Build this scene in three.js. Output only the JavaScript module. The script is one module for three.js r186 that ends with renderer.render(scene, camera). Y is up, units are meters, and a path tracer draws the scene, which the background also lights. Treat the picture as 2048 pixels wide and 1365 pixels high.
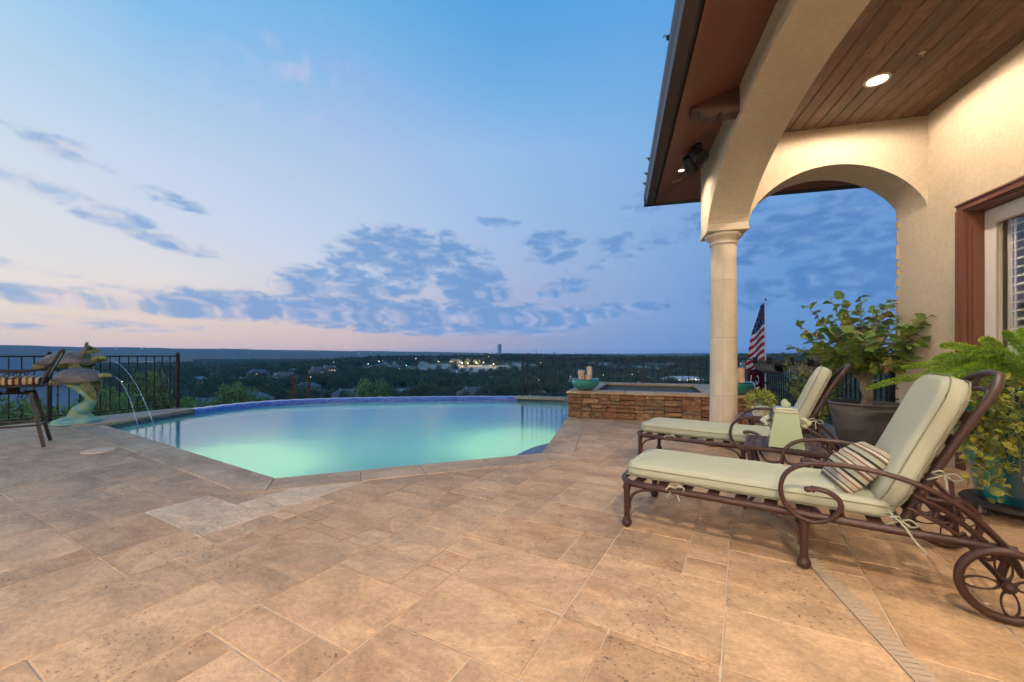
import * as THREE from 'three';
import { mergeGeometries, mergeVertices } from 'three/addons/utils/BufferGeometryUtils.js';
import { MarchingCubes } from 'three/addons/objects/MarchingCubes.js';

// ---------------------------------------------------------------- camera
const EYE = 1.12;                                   // the lens stands at the height of the fence rail
const scene = new THREE.Scene();
const camera = new THREE.PerspectiveCamera(79.88, 2048 / 1365, 0.05, 40000);
camera.position.set(0, EYE, 0);
camera.lookAt(0, EYE, -10);
camera.setViewOffset(2048, 1365, 0, -28.5, 2048, 1365);   // a shifted lens: level camera, verticals stay upright

// ---------------------------------------------------------------- random numbers and noise
function rng(seed) {
  let a = seed >>> 0;
  return () => { a = (a + 0x6d2b79f5) | 0; let t = Math.imul(a ^ (a >>> 15), 1 | a); t = (t + Math.imul(t ^ (t >>> 7), 61 | t)) ^ t; return ((t ^ (t >>> 14)) >>> 0) / 4294967296; };
}
const NT = new Float32Array(65536); { const r = rng(77); for (let i = 0; i < 65536; i++) NT[i] = r(); }
const lerp = (a, b, t) => a + (b - a) * t, clamp = (x, a = 0, b = 1) => Math.min(b, Math.max(a, x));
const smooth = (a, b, x) => { const t = clamp((x - a) / (b - a)); return t * t * (3 - 2 * t); };
function vn(x, y, p = 256, s = 0) {                   // value noise, repeating every p cells
  const xi = Math.floor(x), yi = Math.floor(y); let fx = x - xi, fy = y - yi;
  fx = fx * fx * fx * (fx * (fx * 6 - 15) + 10); fy = fy * fy * fy * (fy * (fy * 6 - 15) + 10);
  const m = (v) => ((v % p) + p) % p, x0 = m(xi), x1 = m(xi + 1), y0 = m(yi), y1 = m(yi + 1);
  const h = (a, b) => NT[(a * 167 + b * 6991 + s * 1237 + ((a * b) & 255) * 31) & 65535];
  return lerp(lerp(h(x0, y0), h(x1, y0), fx), lerp(h(x0, y1), h(x1, y1), fx), fy);
}
function fbm(x, y, oct = 4, p = 256, s = 0, gain = 0.5) {
  let a = 1, t = 0, n = 0;
  for (let i = 0; i < oct; i++) { t += a * vn(x, y, p, s + i * 7); n += a; a *= gain; x *= 2; y *= 2; p *= 2; }
  return t / n;
}
function pn(x, y, s = 0) {                               // gradient noise, about -0.7..0.7
  const xi = Math.floor(x), yi = Math.floor(y), fx = x - xi, fy = y - yi, u = fx * fx * fx * (fx * (fx * 6 - 15) + 10), v = fy * fy * fy * (fy * (fy * 6 - 15) + 10);
  const g = (a, b) => { const h = NT[((a * 7919 + b * 10007 + s * 3571) ^ ((a * b) << 3)) & 65535] * 6.2831853; return Math.cos(h) * (x - a) + Math.sin(h) * (y - b); };
  return lerp(lerp(g(xi, yi), g(xi + 1, yi), u), lerp(g(xi, yi + 1), g(xi + 1, yi + 1), u), v);
}
function pf(x, y, oct, s = 0, gain = 0.55) { let a = 1, t = 0, n = 0; for (let i = 0; i < oct; i++) { t += a * pn(x, y, s + i * 5); n += a; a *= gain; const q = x * 1.7 + y * 0.9 + 17; y = y * 1.7 - x * 0.9 + 5; x = q; } return t / n; }
const s2l = (c) => { c /= 255; return c <= 0.04045 ? c / 12.92 : Math.pow((c + 0.055) / 1.055, 2.4); };

const AIR = 0.00006;                                // density of the evening haze, per metre
// ---------------------------------------------------------------- sky: dusk, sunset glow to the west (left), blue to the east
// columns: azimuth in degrees from the view axis, then [elevation, r, g, b] as seen
const SKY = [
  [-180, [[0, 96, 112, 158], [6, 104, 128, 178], [15, 108, 146, 200], [28, 98, 152, 212], [60, 80, 140, 208], [90, 76, 138, 208]]],
  [-120, [[0, 190, 164, 168], [6, 200, 180, 184], [15, 190, 194, 214], [28, 156, 190, 226], [60, 96, 158, 218], [90, 76, 138, 208]]],
  [-75, [[0, 226, 196, 180], [3, 236, 208, 190], [8, 234, 222, 214], [14, 226, 226, 228], [22, 208, 222, 236], [30, 176, 212, 238], [60, 96, 160, 220], [90, 76, 138, 208]]],
  [-51.5, [[0, 212, 188, 180], [1, 218, 194, 184], [3.1, 228, 208, 196], [5, 232, 219, 208], [7, 231, 224, 219], [11.3, 220, 224, 230], [17.3, 208, 222, 235], [23.1, 192, 214, 236], [28.6, 170, 208, 238], [60, 92, 158, 220], [90, 76, 138, 208]]],
  [-41.6, [[0, 210, 184, 178], [1, 216, 190, 182], [3.7, 228, 207, 196], [8.4, 226, 221, 220], [13.5, 208, 218, 234], [20.7, 196, 212, 236], [27.2, 166, 202, 234], [33.1, 132, 190, 235], [60, 88, 155, 220], [90, 76, 138, 208]]],
  [-21.7, [[0, 194, 170, 172], [1.4, 206, 181, 178], [4.6, 212, 196, 198], [10.4, 202, 212, 230], [16.6, 190, 208, 234], [25.1, 174, 197, 231], [32.6, 144, 185, 231], [39, 110, 178, 230], [60, 84, 152, 219], [90, 76, 138, 208]]],
  [-1.7, [[0, 150, 150, 174], [1.5, 160, 160, 184], [5, 172, 174, 204], [11.2, 170, 186, 220], [17.8, 160, 190, 228], [26.7, 150, 190, 232], [34.5, 110, 172, 228], [41.1, 88, 162, 222], [60, 80, 150, 218], [90, 76, 138, 208]]],
  [15.5, [[0, 116, 142, 186], [1.4, 122, 150, 196], [4.8, 134, 162, 208], [10.8, 142, 172, 215], [17.1, 142, 178, 222], [25.9, 134, 180, 228], [33.5, 114, 171, 228], [40, 92, 165, 226], [60, 80, 150, 218], [90, 76, 138, 208]]],
  [35.2, [[0, 86, 126, 180], [1.2, 92, 134, 190], [4.1, 100, 146, 202], [9.2, 98, 148, 208], [14.7, 108, 156, 212], [23, 112, 164, 220], [35, 94, 160, 222], [60, 78, 146, 214], [90, 76, 138, 208]]],
  [75, [[0, 72, 104, 158], [5, 86, 126, 186], [15, 98, 146, 206], [30, 90, 152, 214], [60, 78, 142, 210], [90, 76, 138, 208]]],
  [180, [[0, 96, 112, 158], [6, 104, 128, 178], [15, 108, 146, 200], [28, 98, 152, 212], [60, 80, 140, 208], [90, 76, 138, 208]]],
];
function skyCol(col, el, out) {
  let i = 1; while (i < col.length - 1 && col[i][0] < el) i++;
  const a = col[i - 1], b = col[i], t = clamp((el - a[0]) / (b[0] - a[0]));
  for (let c = 0; c < 3; c++) out[c] = lerp(a[c + 1], b[c + 1], t);
}
// banks of cloud: azimuth, elevation, half widths, slope, strength
const BANKS = [
  [-14, 13.3, 9.5, 3.4, -0.02, 1.0], [-6, 10, 5.5, 4.2, -0.3, 0.95], [-22, 9.3, 9, 2.6, 0.05, 0.85], [-17, 5.4, 17, 2.3, -0.05, 1.05], [-31, 6, 15, 1.4, -0.02, 0.95], [-44, 5.2, 12, 0.9, -0.05, 0.9], [-47, 3.0, 9, 0.7, 0, 0.7],
  [-47.6, 18.8, 4, 1.1, -0.25, 0.75], [-44.5, 13.6, 8, 1.2, -0.3, 0.85], [-40, 16.4, 3, 0.8, -0.2, 0.75], [-52, 8.0, 5, 0.7, -0.1, 0.7], [5.5, 15, 4.5, 2.2, 0, 0.8], [-1, 18.4, 4, 1.0, 0, 0.6], [7, 9.4, 4, 1.3, 0.2, 0.7], [2, 5, 9, 2.2, 0, 0.9],
  [12, 5.8, 10, 1.2, 0.12, 0.7], [15, 14, 7, 2.4, 0.2, 0.6], [20, 20, 6, 2, 0.2, 0.5], [35, 14, 9, 3, 0.2, 0.75], [38, 8.2, 12, 2.2, 0.1, 0.85], [30, 18, 9, 2.4, 0.25, 0.6], [48, 12, 12, 4, 0.1, 0.7],
  [-64, 7, 12, 2, 0, 0.7], [-80, 5, 14, 1.6, 0, 0.8], [72, 9, 14, 3, 0, 0.7], [100, 8, 16, 3, 0, 0.7], [140, 10, 18, 4, 0, 0.6], [-130, 9, 18, 3, 0, 0.6], [175, 7, 16, 3, 0, 0.6], [-105, 12, 12, 2.5, 0, 0.6],
];
{
  const W = 2560, H = 1280, data = new Float32Array(W * H * 4), c0 = [0, 0, 0], c1 = [0, 0, 0];
  const sampleBase = (az, el, out) => {
    let i = 1; while (i < SKY.length - 1 && SKY[i][0] < az) i++;
    const t = clamp((az - SKY[i - 1][0]) / (SKY[i][0] - SKY[i - 1][0]));
    skyCol(SKY[i - 1][1], el, c0); skyCol(SKY[i][1], el, c1);
    for (let c = 0; c < 3; c++) out[c] = lerp(c0[c], c1[c], t);
  };
  const out = [0, 0, 0];
  for (let y = 0; y < H; y++) {
    const elr = ((y + 0.5) / H) * 180 - 90, el = Math.max(0, elr);
    for (let x = 0; x < W; x++) {
      // u = 0.5 + atan2(z, x) / 2pi for the direction (x, ., z); the view axis is -z
      const th = ((x + 0.5) / W - 0.5) * 2 * Math.PI, dx = Math.cos(th), dz = Math.sin(th);
      let az = Math.atan2(dx, -dz) * 180 / Math.PI;
      sampleBase(az, el, out);
      if (elr > -1 && el < 50) {
        let m = 0;
        for (const [ba, be, ra, re, sl, st] of BANKS) {
          let da = az - ba; if (da > 180) da -= 360; if (da < -180) da += 360;
          if (Math.abs(da) > ra * 1.6) continue;
          const de = el - be - sl * da, q = (da / ra) ** 2 + (de / re) ** 2;
          if (q < 2.2) m = Math.max(m, st * smooth(2.2, 0.15, q));
        }
        const flat = 1 + 2.2 * smooth(9, 2, el);                       // clouds flatten towards the horizon
        let d = 0, body = 0;
        if (m > 0.01) {
          const bx = az * 0.16 + el * 0.05 + 200, by = el * 0.4 * flat - az * 0.012 + 90, wx = pf(bx * 1.3, by * 1.3, 3, 3), wy = pf(bx * 1.3 + 40, by * 1.3 + 9, 3, 9);
          const n = pf(bx * 1.5 + wx * 1.1, by * 1.5 + wy * 1.1, 7, 11, 0.66);
          const e = n + (m - 0.42) * 0.72; const soft = smooth(-36, -44, az) * 0.5; d = smooth(-0.12 + soft * 0.1, 0.32 + soft * 0.35, e) * smooth(0, 0.35, m) * (1 - 0.35 * soft);
          body = 0.5 + pf(bx * 2.2 + 90 + wx, by * 2.4 + 40, 4, 23);
        }
        if (d > 0) {
          const west = smooth(10, -55, az) * smooth(120, 60, Math.abs(az)), low = smooth(13, 3, el);
          const east = smooth(12, 30, az), shade = [lerp(lerp(104, 142, west * 0.5), 84, east), lerp(lerp(148, 170, west * 0.5), 130, east), lerp(lerp(204, 210, west), 192, east)];
          const lit = [lerp(lerp(176, 240, clamp(west * 0.8 + 0.3 * low)), 132, east), lerp(lerp(196, 214, west), 168, east), lerp(lerp(228, 216, west), 218, east)];
          const k = clamp((1 - d) * 0.8 + (body - 0.5) * 2.5 + 0.1);
          for (let c = 0; c < 3; c++) { const cc = lerp(shade[c], lit[c], k * 0.8); out[c] = lerp(out[c], cc, d * 0.84); }
        }
        // thin high wisps, catching the last pink light
        const wq = ((az + 29) / 9) ** 2 + ((el - 31 - (az + 29) * 0.3) / 5) ** 2, wisp = wq < 1.6 ? smooth(1.6, 0, wq) * smooth(-0.05, 0.35, pf(az * 0.25 + 3, el * 0.3 + 60, 5, 41)) : 0;
        out[0] = lerp(out[0], 206, wisp * 0.5); out[1] = lerp(out[1], 206, wisp * 0.4); out[2] = lerp(out[2], 232, wisp * 0.4);
      }
      // above the haze that the scene's air adds low down
      const o = (y * W + x) * 4, clearAir = Math.exp(0.8 * AIR * Math.min(15000, 200 / Math.tan(Math.max(0.2, el) / 57.2958)));
      for (let c = 0; c < 3; c++) data[o + c] = s2l(out[c]) * clearAir;
      data[o + 3] = 1;
    }
  }
  const t = new THREE.DataTexture(data, W, H, THREE.RGBAFormat, THREE.FloatType);
  t.mapping = THREE.EquirectangularReflectionMapping; t.magFilter = t.minFilter = THREE.LinearFilter; t.needsUpdate = true;
  scene.background = t; scene.environment = t;
}
// the sun has set: only a weak, very soft warm light is left from the west
const sun = new THREE.DirectionalLight(new THREE.Color(1, 0.8, 0.66), 0.18);
sun.position.set(-60, 14, -38); sun.shadow.radius = 40; sun.castShadow = true;
sun.shadow.camera.left = sun.shadow.camera.bottom = -20; sun.shadow.camera.right = sun.shadow.camera.top = 20; sun.shadow.camera.far = 200;
scene.add(sun, sun.target);

const renderer = new THREE.WebGLRenderer({ antialias: true });
renderer.toneMapping = THREE.LinearToneMapping;
renderer.toneMappingExposure = 1.0;
renderer.shadowMap.enabled = true;
const WARM = new THREE.Color(1, 0.82, 0.61);

// ---------------------------------------------------------------- geometry helpers
const V = (x, y, z) => new THREE.Vector3(x, y, z);
const plain = (g) => { let n = g.index ? g.toNonIndexed() : g; for (const k of Object.keys(n.attributes)) if (!['position', 'normal', 'uv'].includes(k)) n.deleteAttribute(k); if (!n.attributes.normal) n.computeVertexNormals(); if (!n.attributes.uv) n.setAttribute('uv', new THREE.BufferAttribute(new Float32Array(n.attributes.position.count * 2), 2)); n.morphAttributes = {}; return n; };
const merge = (...gs) => { const l = gs.flat(Infinity).map(plain); return l.length === 1 ? l[0] : mergeGeometries(l); };
const at = (g, x = 0, y = 0, z = 0) => g.translate(x, y, z);
const box = (w, h, d, x = 0, y = 0, z = 0) => at(new THREE.BoxGeometry(w, h, d), x, y, z);
const cyl = (r1, r2, h, x = 0, y = 0, z = 0, n = 20) => at(new THREE.CylinderGeometry(r1, r2, h, n), x, y, z);
const ball = (r, x = 0, y = 0, z = 0, n = 14) => at(new THREE.SphereGeometry(r, n, Math.max(6, n >> 1)), x, y, z);
const lathe = (pts, n = 40) => new THREE.LatheGeometry(pts.map(([r, y]) => new THREE.Vector2(r, y)), n);
// a box with chamfered edges (44 triangles)
function cbox(w, h, d, x = 0, y = 0, z = 0, c = 0.004) {
  c = Math.min(c, w * 0.3, h * 0.3, d * 0.3);
  const s = new THREE.Shape(); const a = w / 2 - c, b = d / 2 - c;
  s.moveTo(-a, -b); s.lineTo(a, -b); s.lineTo(a, b); s.lineTo(-a, b); s.closePath();
  const g = new THREE.ExtrudeGeometry(s, { depth: h - 2 * c, bevelEnabled: true, bevelThickness: c, bevelSize: c, bevelSegments: 1, steps: 1 });
  g.rotateX(-Math.PI / 2); g.translate(0, -h / 2 + c, 0); return at(g, x, y, z);
}
function bar(a, b, w = 0.02, h = w) {                   // a square bar from a to b
  const g = new THREE.BoxGeometry(w, a.distanceTo(b), h), m = new THREE.Matrix4().compose(a.clone().lerp(b, 0.5), new THREE.Quaternion().setFromUnitVectors(V(0, 1, 0), b.clone().sub(a).normalize()), V(1, 1, 1));
  return g.applyMatrix4(m);
}
function rod(a, b, r = 0.01, r2 = r, n = 10) {
  const g = new THREE.CylinderGeometry(r2, r, a.distanceTo(b), n), m = new THREE.Matrix4().compose(a.clone().lerp(b, 0.5), new THREE.Quaternion().setFromUnitVectors(V(0, 1, 0), b.clone().sub(a).normalize()), V(1, 1, 1));
  return g.applyMatrix4(m);
}
const curve = (pts, closed = false) => new THREE.CatmullRomCurve3(pts.map((p) => (p.isVector3 ? p : V(...p))), closed, 'catmullrom', 0.5);
const tube = (pts, r = 0.01, seg = 40, n = 8, closed = false) => new THREE.TubeGeometry(curve(pts, closed), seg, r, n, closed);
function sweep(pts, radii, seg = 40, n = 12, flat = 1) {       // a tube whose radius changes along it
  const c = curve(pts), fr = c.computeFrenetFrames(seg), pos = [], idx = [], uv = [];
  for (let i = 0; i <= seg; i++) {
    const t = i / seg, p = c.getPointAt(t), f = t * (radii.length - 1), k = Math.min(radii.length - 2, Math.floor(f)), r = lerp(radii[k], radii[k + 1], f - k);
    for (let j = 0; j <= n; j++) { const a = (j / n) * Math.PI * 2, q = p.clone().addScaledVector(fr.normals[i], Math.cos(a) * r).addScaledVector(fr.binormals[i], Math.sin(a) * r * flat); pos.push(q.x, q.y, q.z); uv.push(j / n, t * 3); }
  }
  for (let i = 0; i < seg; i++) for (let j = 0; j < n; j++) { const a = i * (n + 1) + j, b = a + n + 1; idx.push(a, a + 1, b, b, a + 1, b + 1); }
  const g = new THREE.BufferGeometry(); g.setAttribute('position', new THREE.Float32BufferAttribute(pos, 3)); g.setAttribute('uv', new THREE.Float32BufferAttribute(uv, 2)); g.setIndex(idx); g.computeVertexNormals(); return g;
}
function extrude(pts, depth, bevel = 0, seg = 1, holes = []) {  // outline in x, y; thickness along z
  const s = pts instanceof THREE.Shape ? pts : new THREE.Shape(pts.map(([x, y]) => new THREE.Vector2(x, y)));
  for (const h of holes) s.holes.push(new THREE.Path(h.map(([x, y]) => new THREE.Vector2(x, y))));
  return new THREE.ExtrudeGeometry(s, { depth, bevelEnabled: bevel > 0, bevelSize: bevel, bevelThickness: bevel, bevelSegments: seg, bevelOffset: -bevel, curveSegments: 12 });
}
// texture coordinates in metres, from the side that each face looks to
function metric(g, k = 1, ox = 0, oy = 0) {
  g = plain(g); const p = g.attributes.position, n = g.attributes.normal, uv = g.attributes.uv;
  for (let i = 0; i < p.count; i += 3) {
    const nx = Math.abs(n.getX(i) + n.getX(i + 1) + n.getX(i + 2)), ny = Math.abs(n.getY(i) + n.getY(i + 1) + n.getY(i + 2)), nz = Math.abs(n.getZ(i) + n.getZ(i + 1) + n.getZ(i + 2));
    for (let j = i; j < i + 3; j++) {
      const x = p.getX(j), y = p.getY(j), z = p.getZ(j);
      if (ny >= nx && ny >= nz) uv.setXY(j, x * k + ox, z * k + oy); else if (nx > nz) uv.setXY(j, z * k + ox, y * k + oy); else uv.setXY(j, x * k + ox, y * k + oy);
    }
  }
  return g;
}
// a cushion: rounded corners in plan, rounded edges, a little fuller in the middle
function cushion(L, T, W, corner, edge, puff, nx = 26, nz = 16, seed = 1) {
  const g = mergeVertices(new THREE.BoxGeometry(2, 2, 2, nx, 5, nz).deleteAttribute('normal').deleteAttribute('uv')), p = g.attributes.position, a = L / 2, b = W / 2;
  for (let i = 0; i < p.count; i++) {
    let u = p.getX(i), v = p.getY(i), w = p.getZ(i);
    const ease = (s) => Math.sign(s) * (1 - Math.pow(1 - Math.abs(s), 1.6)), uu = ease(u), ww = ease(w);
    let x = a * uu, z = b * ww;
    const din = Math.min(a - Math.abs(x), b - Math.abs(z));
    const cx = Math.abs(x) - (a - corner), cz = Math.abs(z) - (b - corner);
    let rim = din;
    if (cx > 0 && cz > 0) { const l = Math.hypot(cx, cz) || 1, m = Math.max(cx, cz) / l; x = Math.sign(x) * (a - corner + cx * m); z = Math.sign(z) * (b - corner + cz * m); rim = corner - Math.max(cx, cz); }
    let y;
    const fall = rim < edge ? edge - Math.sqrt(Math.max(0, edge * edge - (edge - rim) ** 2)) : 0;
    if (Math.abs(v) > 0.99) y = Math.sign(v) * (T / 2 - fall + (v > 0 ? puff * Math.min(1, rim / 0.12) * (0.75 + 0.5 * fbm(uu * 3 + seed, ww * 2.2, 3, 256, seed)) : 0));
    else { y = v * (T / 2 - edge); }
    p.setXYZ(i, x, y, z);
  }
  g.computeVertexNormals();
  return metric(g, 1);
}
function rimLoop(L, W, corner, y, r) {                         // a cord round a cushion's edge
  const pts = [], a = L / 2 - corner, b = W / 2 - corner;
  for (const [sx, sz, a0] of [[1, 1, 0], [-1, 1, 1], [-1, -1, 2], [1, -1, 3]]) for (let k = 0; k <= 5; k++) { const t = (a0 + k / 5) * Math.PI / 2; pts.push(V(sx * a + Math.cos(t) * corner, y, sz * b + Math.sin(t) * corner)); }
  return tube(pts, r, 120, 5, true);
}
function sdfMesh(f, lo, hi, res, k = 1) {                       // a closed surface from a distance function
  const mc = new MarchingCubes(res, new THREE.MeshBasicMaterial(), false, false, 120000), s = [0, 1, 2].map((i) => hi[i] - lo[i]), c = [0, 1, 2].map((i) => (hi[i] + lo[i]) / 2), half = Math.max(...s) / 2;
  mc.isolation = 0;
  for (let z = 0; z < res; z++) for (let y = 0; y < res; y++) for (let x = 0; x < res; x++) {
    const u = half / (res / 2);
    mc.field[x + y * res + z * res * res] = -f(c[0] + (x - res / 2) * u, c[1] + (y - res / 2) * u, c[2] + (z - res / 2) * u);
  }
  mc.update();
  const n = mc.count, pos = new Float32Array(n * 3), nor = new Float32Array(n * 3);
  for (let i = 0; i < n; i++) for (let j = 0; j < 3; j++) { pos[i * 3 + j] = c[j] + mc.positionArray[i * 3 + j] * half; nor[i * 3 + j] = mc.normalArray[i * 3 + j]; }
  let g = new THREE.BufferGeometry(); g.setAttribute('position', new THREE.BufferAttribute(pos, 3));
  g = mergeVertices(g, half * 1e-4); g.computeVertexNormals();
  return metric(g, k);
}
const sCap = (px, py, pz, a, b, r1, r2) => { const bx = b[0] - a[0], by = b[1] - a[1], bz = b[2] - a[2], t = clamp(((px - a[0]) * bx + (py - a[1]) * by + (pz - a[2]) * bz) / (bx * bx + by * by + bz * bz)); return Math.hypot(px - a[0] - bx * t, py - a[1] - by * t, pz - a[2] - bz * t) - lerp(r1, r2, t); };
const sEll = (x, y, z, c, r) => { const q = Math.hypot((x - c[0]) / r[0], (y - c[1]) / r[1], (z - c[2]) / r[2]); return (q - 1) * Math.min(...r); };
const smin = (a, b, k) => { const h = clamp(0.5 + (0.5 * (b - a)) / k); return lerp(b, a, h) - k * h * (1 - h); };

// ---------------------------------------------------------------- textures and materials
function tex(w, h, f, srgb, rx = 1, ry = 1) {
  const d = new Uint8Array(w * h * 4), o = [0, 0, 0];
  for (let y = 0; y < h; y++) for (let x = 0; x < w; x++) { f(x / w, y / h, o, x, y); const i = (y * w + x) * 4; d[i] = clamp(o[0], 0, 255); d[i + 1] = clamp(o[1], 0, 255); d[i + 2] = clamp(o[2], 0, 255); d[i + 3] = 255; }
  const t = new THREE.DataTexture(d, w, h); t.wrapS = t.wrapT = THREE.RepeatWrapping; t.magFilter = THREE.LinearFilter; t.minFilter = THREE.LinearMipmapLinearFilter; t.generateMipmaps = true; t.repeat.set(rx, ry);
  if (srgb) t.colorSpace = THREE.SRGBColorSpace; t.needsUpdate = true; return t;
}
const gray = (w, h, f, rx, ry) => tex(w, h, (u, v, o, x, y) => { o[0] = o[1] = o[2] = 255 * f(u, v, x, y); }, false, rx, ry);
const mat = (r, g, b, rough = 0.7, extra = {}) => new THREE.MeshPhysicalMaterial({ color: new THREE.Color().setRGB(r, g, b), roughness: rough, side: THREE.DoubleSide, ...extra });
const taken = new Map();
const numbered = (n) => { const k = taken.get(n) ?? 0; taken.set(n, k + 1); return k ? n + '_' + String(k).padStart(3, '0') : n; };
function part(name, g, m, parent) { const o = new THREE.Mesh(g, m); o.name = name; parent.add(o); return o; }
function thing(name, label, category, pos = [0, 0, 0], turn = 0, group) {
  const o = new THREE.Group(); o.name = numbered(name); o.position.set(...pos); o.rotation.y = turn; o.userData = { label, category }; if (group) o.userData.group = group; scene.add(o); return o;
}
function single(name, g, m, label, category, group, pos = [0, 0, 0], turn = 0) {
  const o = new THREE.Mesh(g, m); o.name = numbered(name); o.position.set(...pos); o.rotation.y = turn; o.userData = { label, category }; if (group) o.userData.group = group; scene.add(o); return o;
}
function structure(name, g, m) { const o = g ? new THREE.Mesh(g, m) : new THREE.Group(); o.name = numbered(name); o.userData = { kind: 'structure' }; scene.add(o); return o; }
function again(o, pos, turn = 0, scale = 1, label) {
  const c = o.clone(); c.name = numbered(o.name.replace(/_\d+$/, '')); c.userData = { ...o.userData }; if (label) c.userData.label = label;
  c.position.set(...pos); c.rotation.y = turn; if (Array.isArray(scale)) c.scale.set(...scale); else c.scale.setScalar(scale); scene.add(c); return c;
}
function lampSpot(x, y, z, power, angle, color, radius, tx, ty, tz, parent = scene) {
  const l = new THREE.SpotLight(color, power, 0, angle, 0.6, 2); l.position.set(x, y, z); l.target.position.set(tx, ty, tz); l.shadow.radius = radius; l.castShadow = true; parent.add(l, l.target); return l;
}

// ================================================================ surfaces
const travertineMap = tex(1280, 1280, (u, v, o) => {       // 2.4 m of honed walnut travertine: soft bands, clouds, pits
  const wx = fbm(u * 5, v * 5, 3, 5, 1) - 0.5;
  const band = fbm(u * 4 + wx * 0.5, v * 22 + wx * 5, 4, 4, 31 ) , cloud = fbm(u * 6 + 3, v * 6, 5, 6, 13), fine = fbm(u * 90, v * 140, 2, 90, 17);
  const blot = smooth(0.56, 0.74, fbm(u * 9 + 1, v * 9, 4, 9, 43));
  const pitZone = smooth(0.5, 0.66, fbm(u * 7, v * 7 + 5, 3, 7, 23)), pit = smooth(0.84, 0.93, vn(u * 210, v * 330, 30, 29)) * pitZone;
  const vein = smooth(0.024, 0.0, Math.abs(fbm(u * 5 + 2, v * 5, 5, 5, 57) - 0.5)) * smooth(0.5, 0.7, fbm(u * 4, v * 4, 2, 4, 61));
  const k = 0.86 + 0.2 * (cloud - 0.5) + 0.24 * (band - 0.5) + 0.13 * (fine - 0.5) + 0.1 * (vn(u * 320, v * 420, 20, 71) - 0.5) - 0.04 * blot - 0.24 * pit - 0.05 * vein;
  o[0] = 212 * k + 3 * blot; o[1] = 181 * k - 3 * blot; o[2] = 148 * k - 6 * blot;
}, true, 1 / 2.4, 1 / 2.4);
const travertineBump = gray(1024, 1024, (u, v) => {
  const pitZone = smooth(0.5, 0.66, fbm(u * 7, v * 7 + 5, 3, 7, 23));
  return 0.75 + 0.2 * (fbm(u * 10, v * 10, 5, 10, 3) - 0.5) - 0.5 * smooth(0.84, 0.93, vn(u * 210, v * 330, 30, 29)) * pitZone - 0.1 * vn(u * 400, v * 400, 400, 5);
}, 1 / 2.4, 1 / 2.4);
const TRAV = [[1, 1, 1], [0.95, 0.92, 0.89], [1.03, 1.01, 0.98], [0.93, 0.89, 0.84], [0.98, 0.95, 0.92], [1.0, 0.96, 0.9], [0.92, 0.9, 0.88]].map(([r, g, b]) => mat(r * 0.96, g * 0.885, b * 0.8, 0.62, { map: travertineMap, bumpMap: travertineBump, bumpScale: 0.003 }));
const travPale = mat(1.2, 1.22, 1.24, 0.62, { map: travertineMap, bumpMap: travertineBump, bumpScale: 0.003 });
const travCoping = [mat(0.92, 0.87, 0.81, 0.6, { map: travertineMap, bumpMap: travertineBump, bumpScale: 0.002 }), mat(0.86, 0.81, 0.75, 0.6, { map: travertineMap, bumpMap: travertineBump, bumpScale: 0.002 }), mat(0.98, 0.93, 0.86, 0.6, { map: travertineMap, bumpMap: travertineBump, bumpScale: 0.002 })];
const groutMat = mat(0.52, 0.42, 0.32, 0.95, { bumpMap: gray(256, 256, (u, v) => fbm(u * 60, v * 60, 2, 60, 9), 3, 3), bumpScale: 0.003 });
const stuccoBump = gray(1024, 1024, (u, v) => 0.5 * fbm(u * 26, v * 26, 4, 26, 3) + 0.5 * vn(u * 190, v * 190, 190, 7), 0.7, 0.7);
const stuccoMap = tex(512, 512, (u, v, o) => { const k = 0.95 + 0.1 * (fbm(u * 4, v * 4, 5, 4, 5) - 0.5) + 0.05 * (vn(u * 120, v * 120, 120, 9) - 0.5); o[0] = 222 * k; o[1] = 209 * k; o[2] = 187 * k; }, true, 0.35, 0.35);
const stucco = mat(0.86, 0.82, 0.78, 0.9, { map: stuccoMap, bumpMap: stuccoBump, bumpScale: 0.0035 });
const limeMap = tex(512, 512, (u, v, o) => { const k = 0.95 + 0.14 * (fbm(u * 5, v * 5, 5, 5, 15) - 0.5); o[0] = 220 * k; o[1] = 206 * k; o[2] = 184 * k; }, true);
const limestone = mat(0.95, 0.93, 0.9, 0.8, { map: limeMap });
const woodMap = tex(512, 1024, (u, v, o) => {              // u across the board, v along it
  const w = fbm(u * 3, v * 3, 3, 3, 3) * 3, ring = Math.sin((u * 9 + w * 2.2 + fbm(u * 2, v * 2 + 5, 2, 2, 8) * 4) * 6.283), fine = vn(u * 170, v * 14, 14 * 12, 21);
  const k = 0.82 + 0.1 * ring * fbm(u * 4, v * 5, 2, 4, 31) + 0.22 * (fine - 0.5) + 0.24 * (fbm(u * 5, v * 5, 3, 5, 11) - 0.5);
  o[0] = 152 * k; o[1] = 116 * k; o[2] = 97 * k;
}, true, 2, 0.8);
const WOOD = [[0.66, 0.66, 0.68], [0.52, 0.52, 0.54], [0.78, 0.75, 0.75], [0.6, 0.59, 0.6]].map(([r, g, b]) => mat(r, g, b, 0.5, { map: woodMap }));
const soffitMat = mat(0.17, 0.068, 0.047, 0.5, { bumpMap: woodMap, bumpScale: 0.001 });
const corbelMat = mat(0.085, 0.045, 0.032, 0.55);
const gutterMat = mat(0.075, 0.05, 0.038, 0.42, { metalness: 0.3 });
const bronze = mat(0.048, 0.017, 0.012, 0.42, { clearcoat: 0.08, clearcoatRoughness: 0.3, bumpMap: gray(256, 256, (u, v) => fbm(u * 40, v * 40, 3, 40, 5), 4, 4), bumpScale: 0.0008 });
const iron = mat(0.035, 0.027, 0.022, 0.5, { metalness: 0.4 });
const ironDark = mat(0.018, 0.017, 0.017, 0.5, { metalness: 0.3 });
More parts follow.
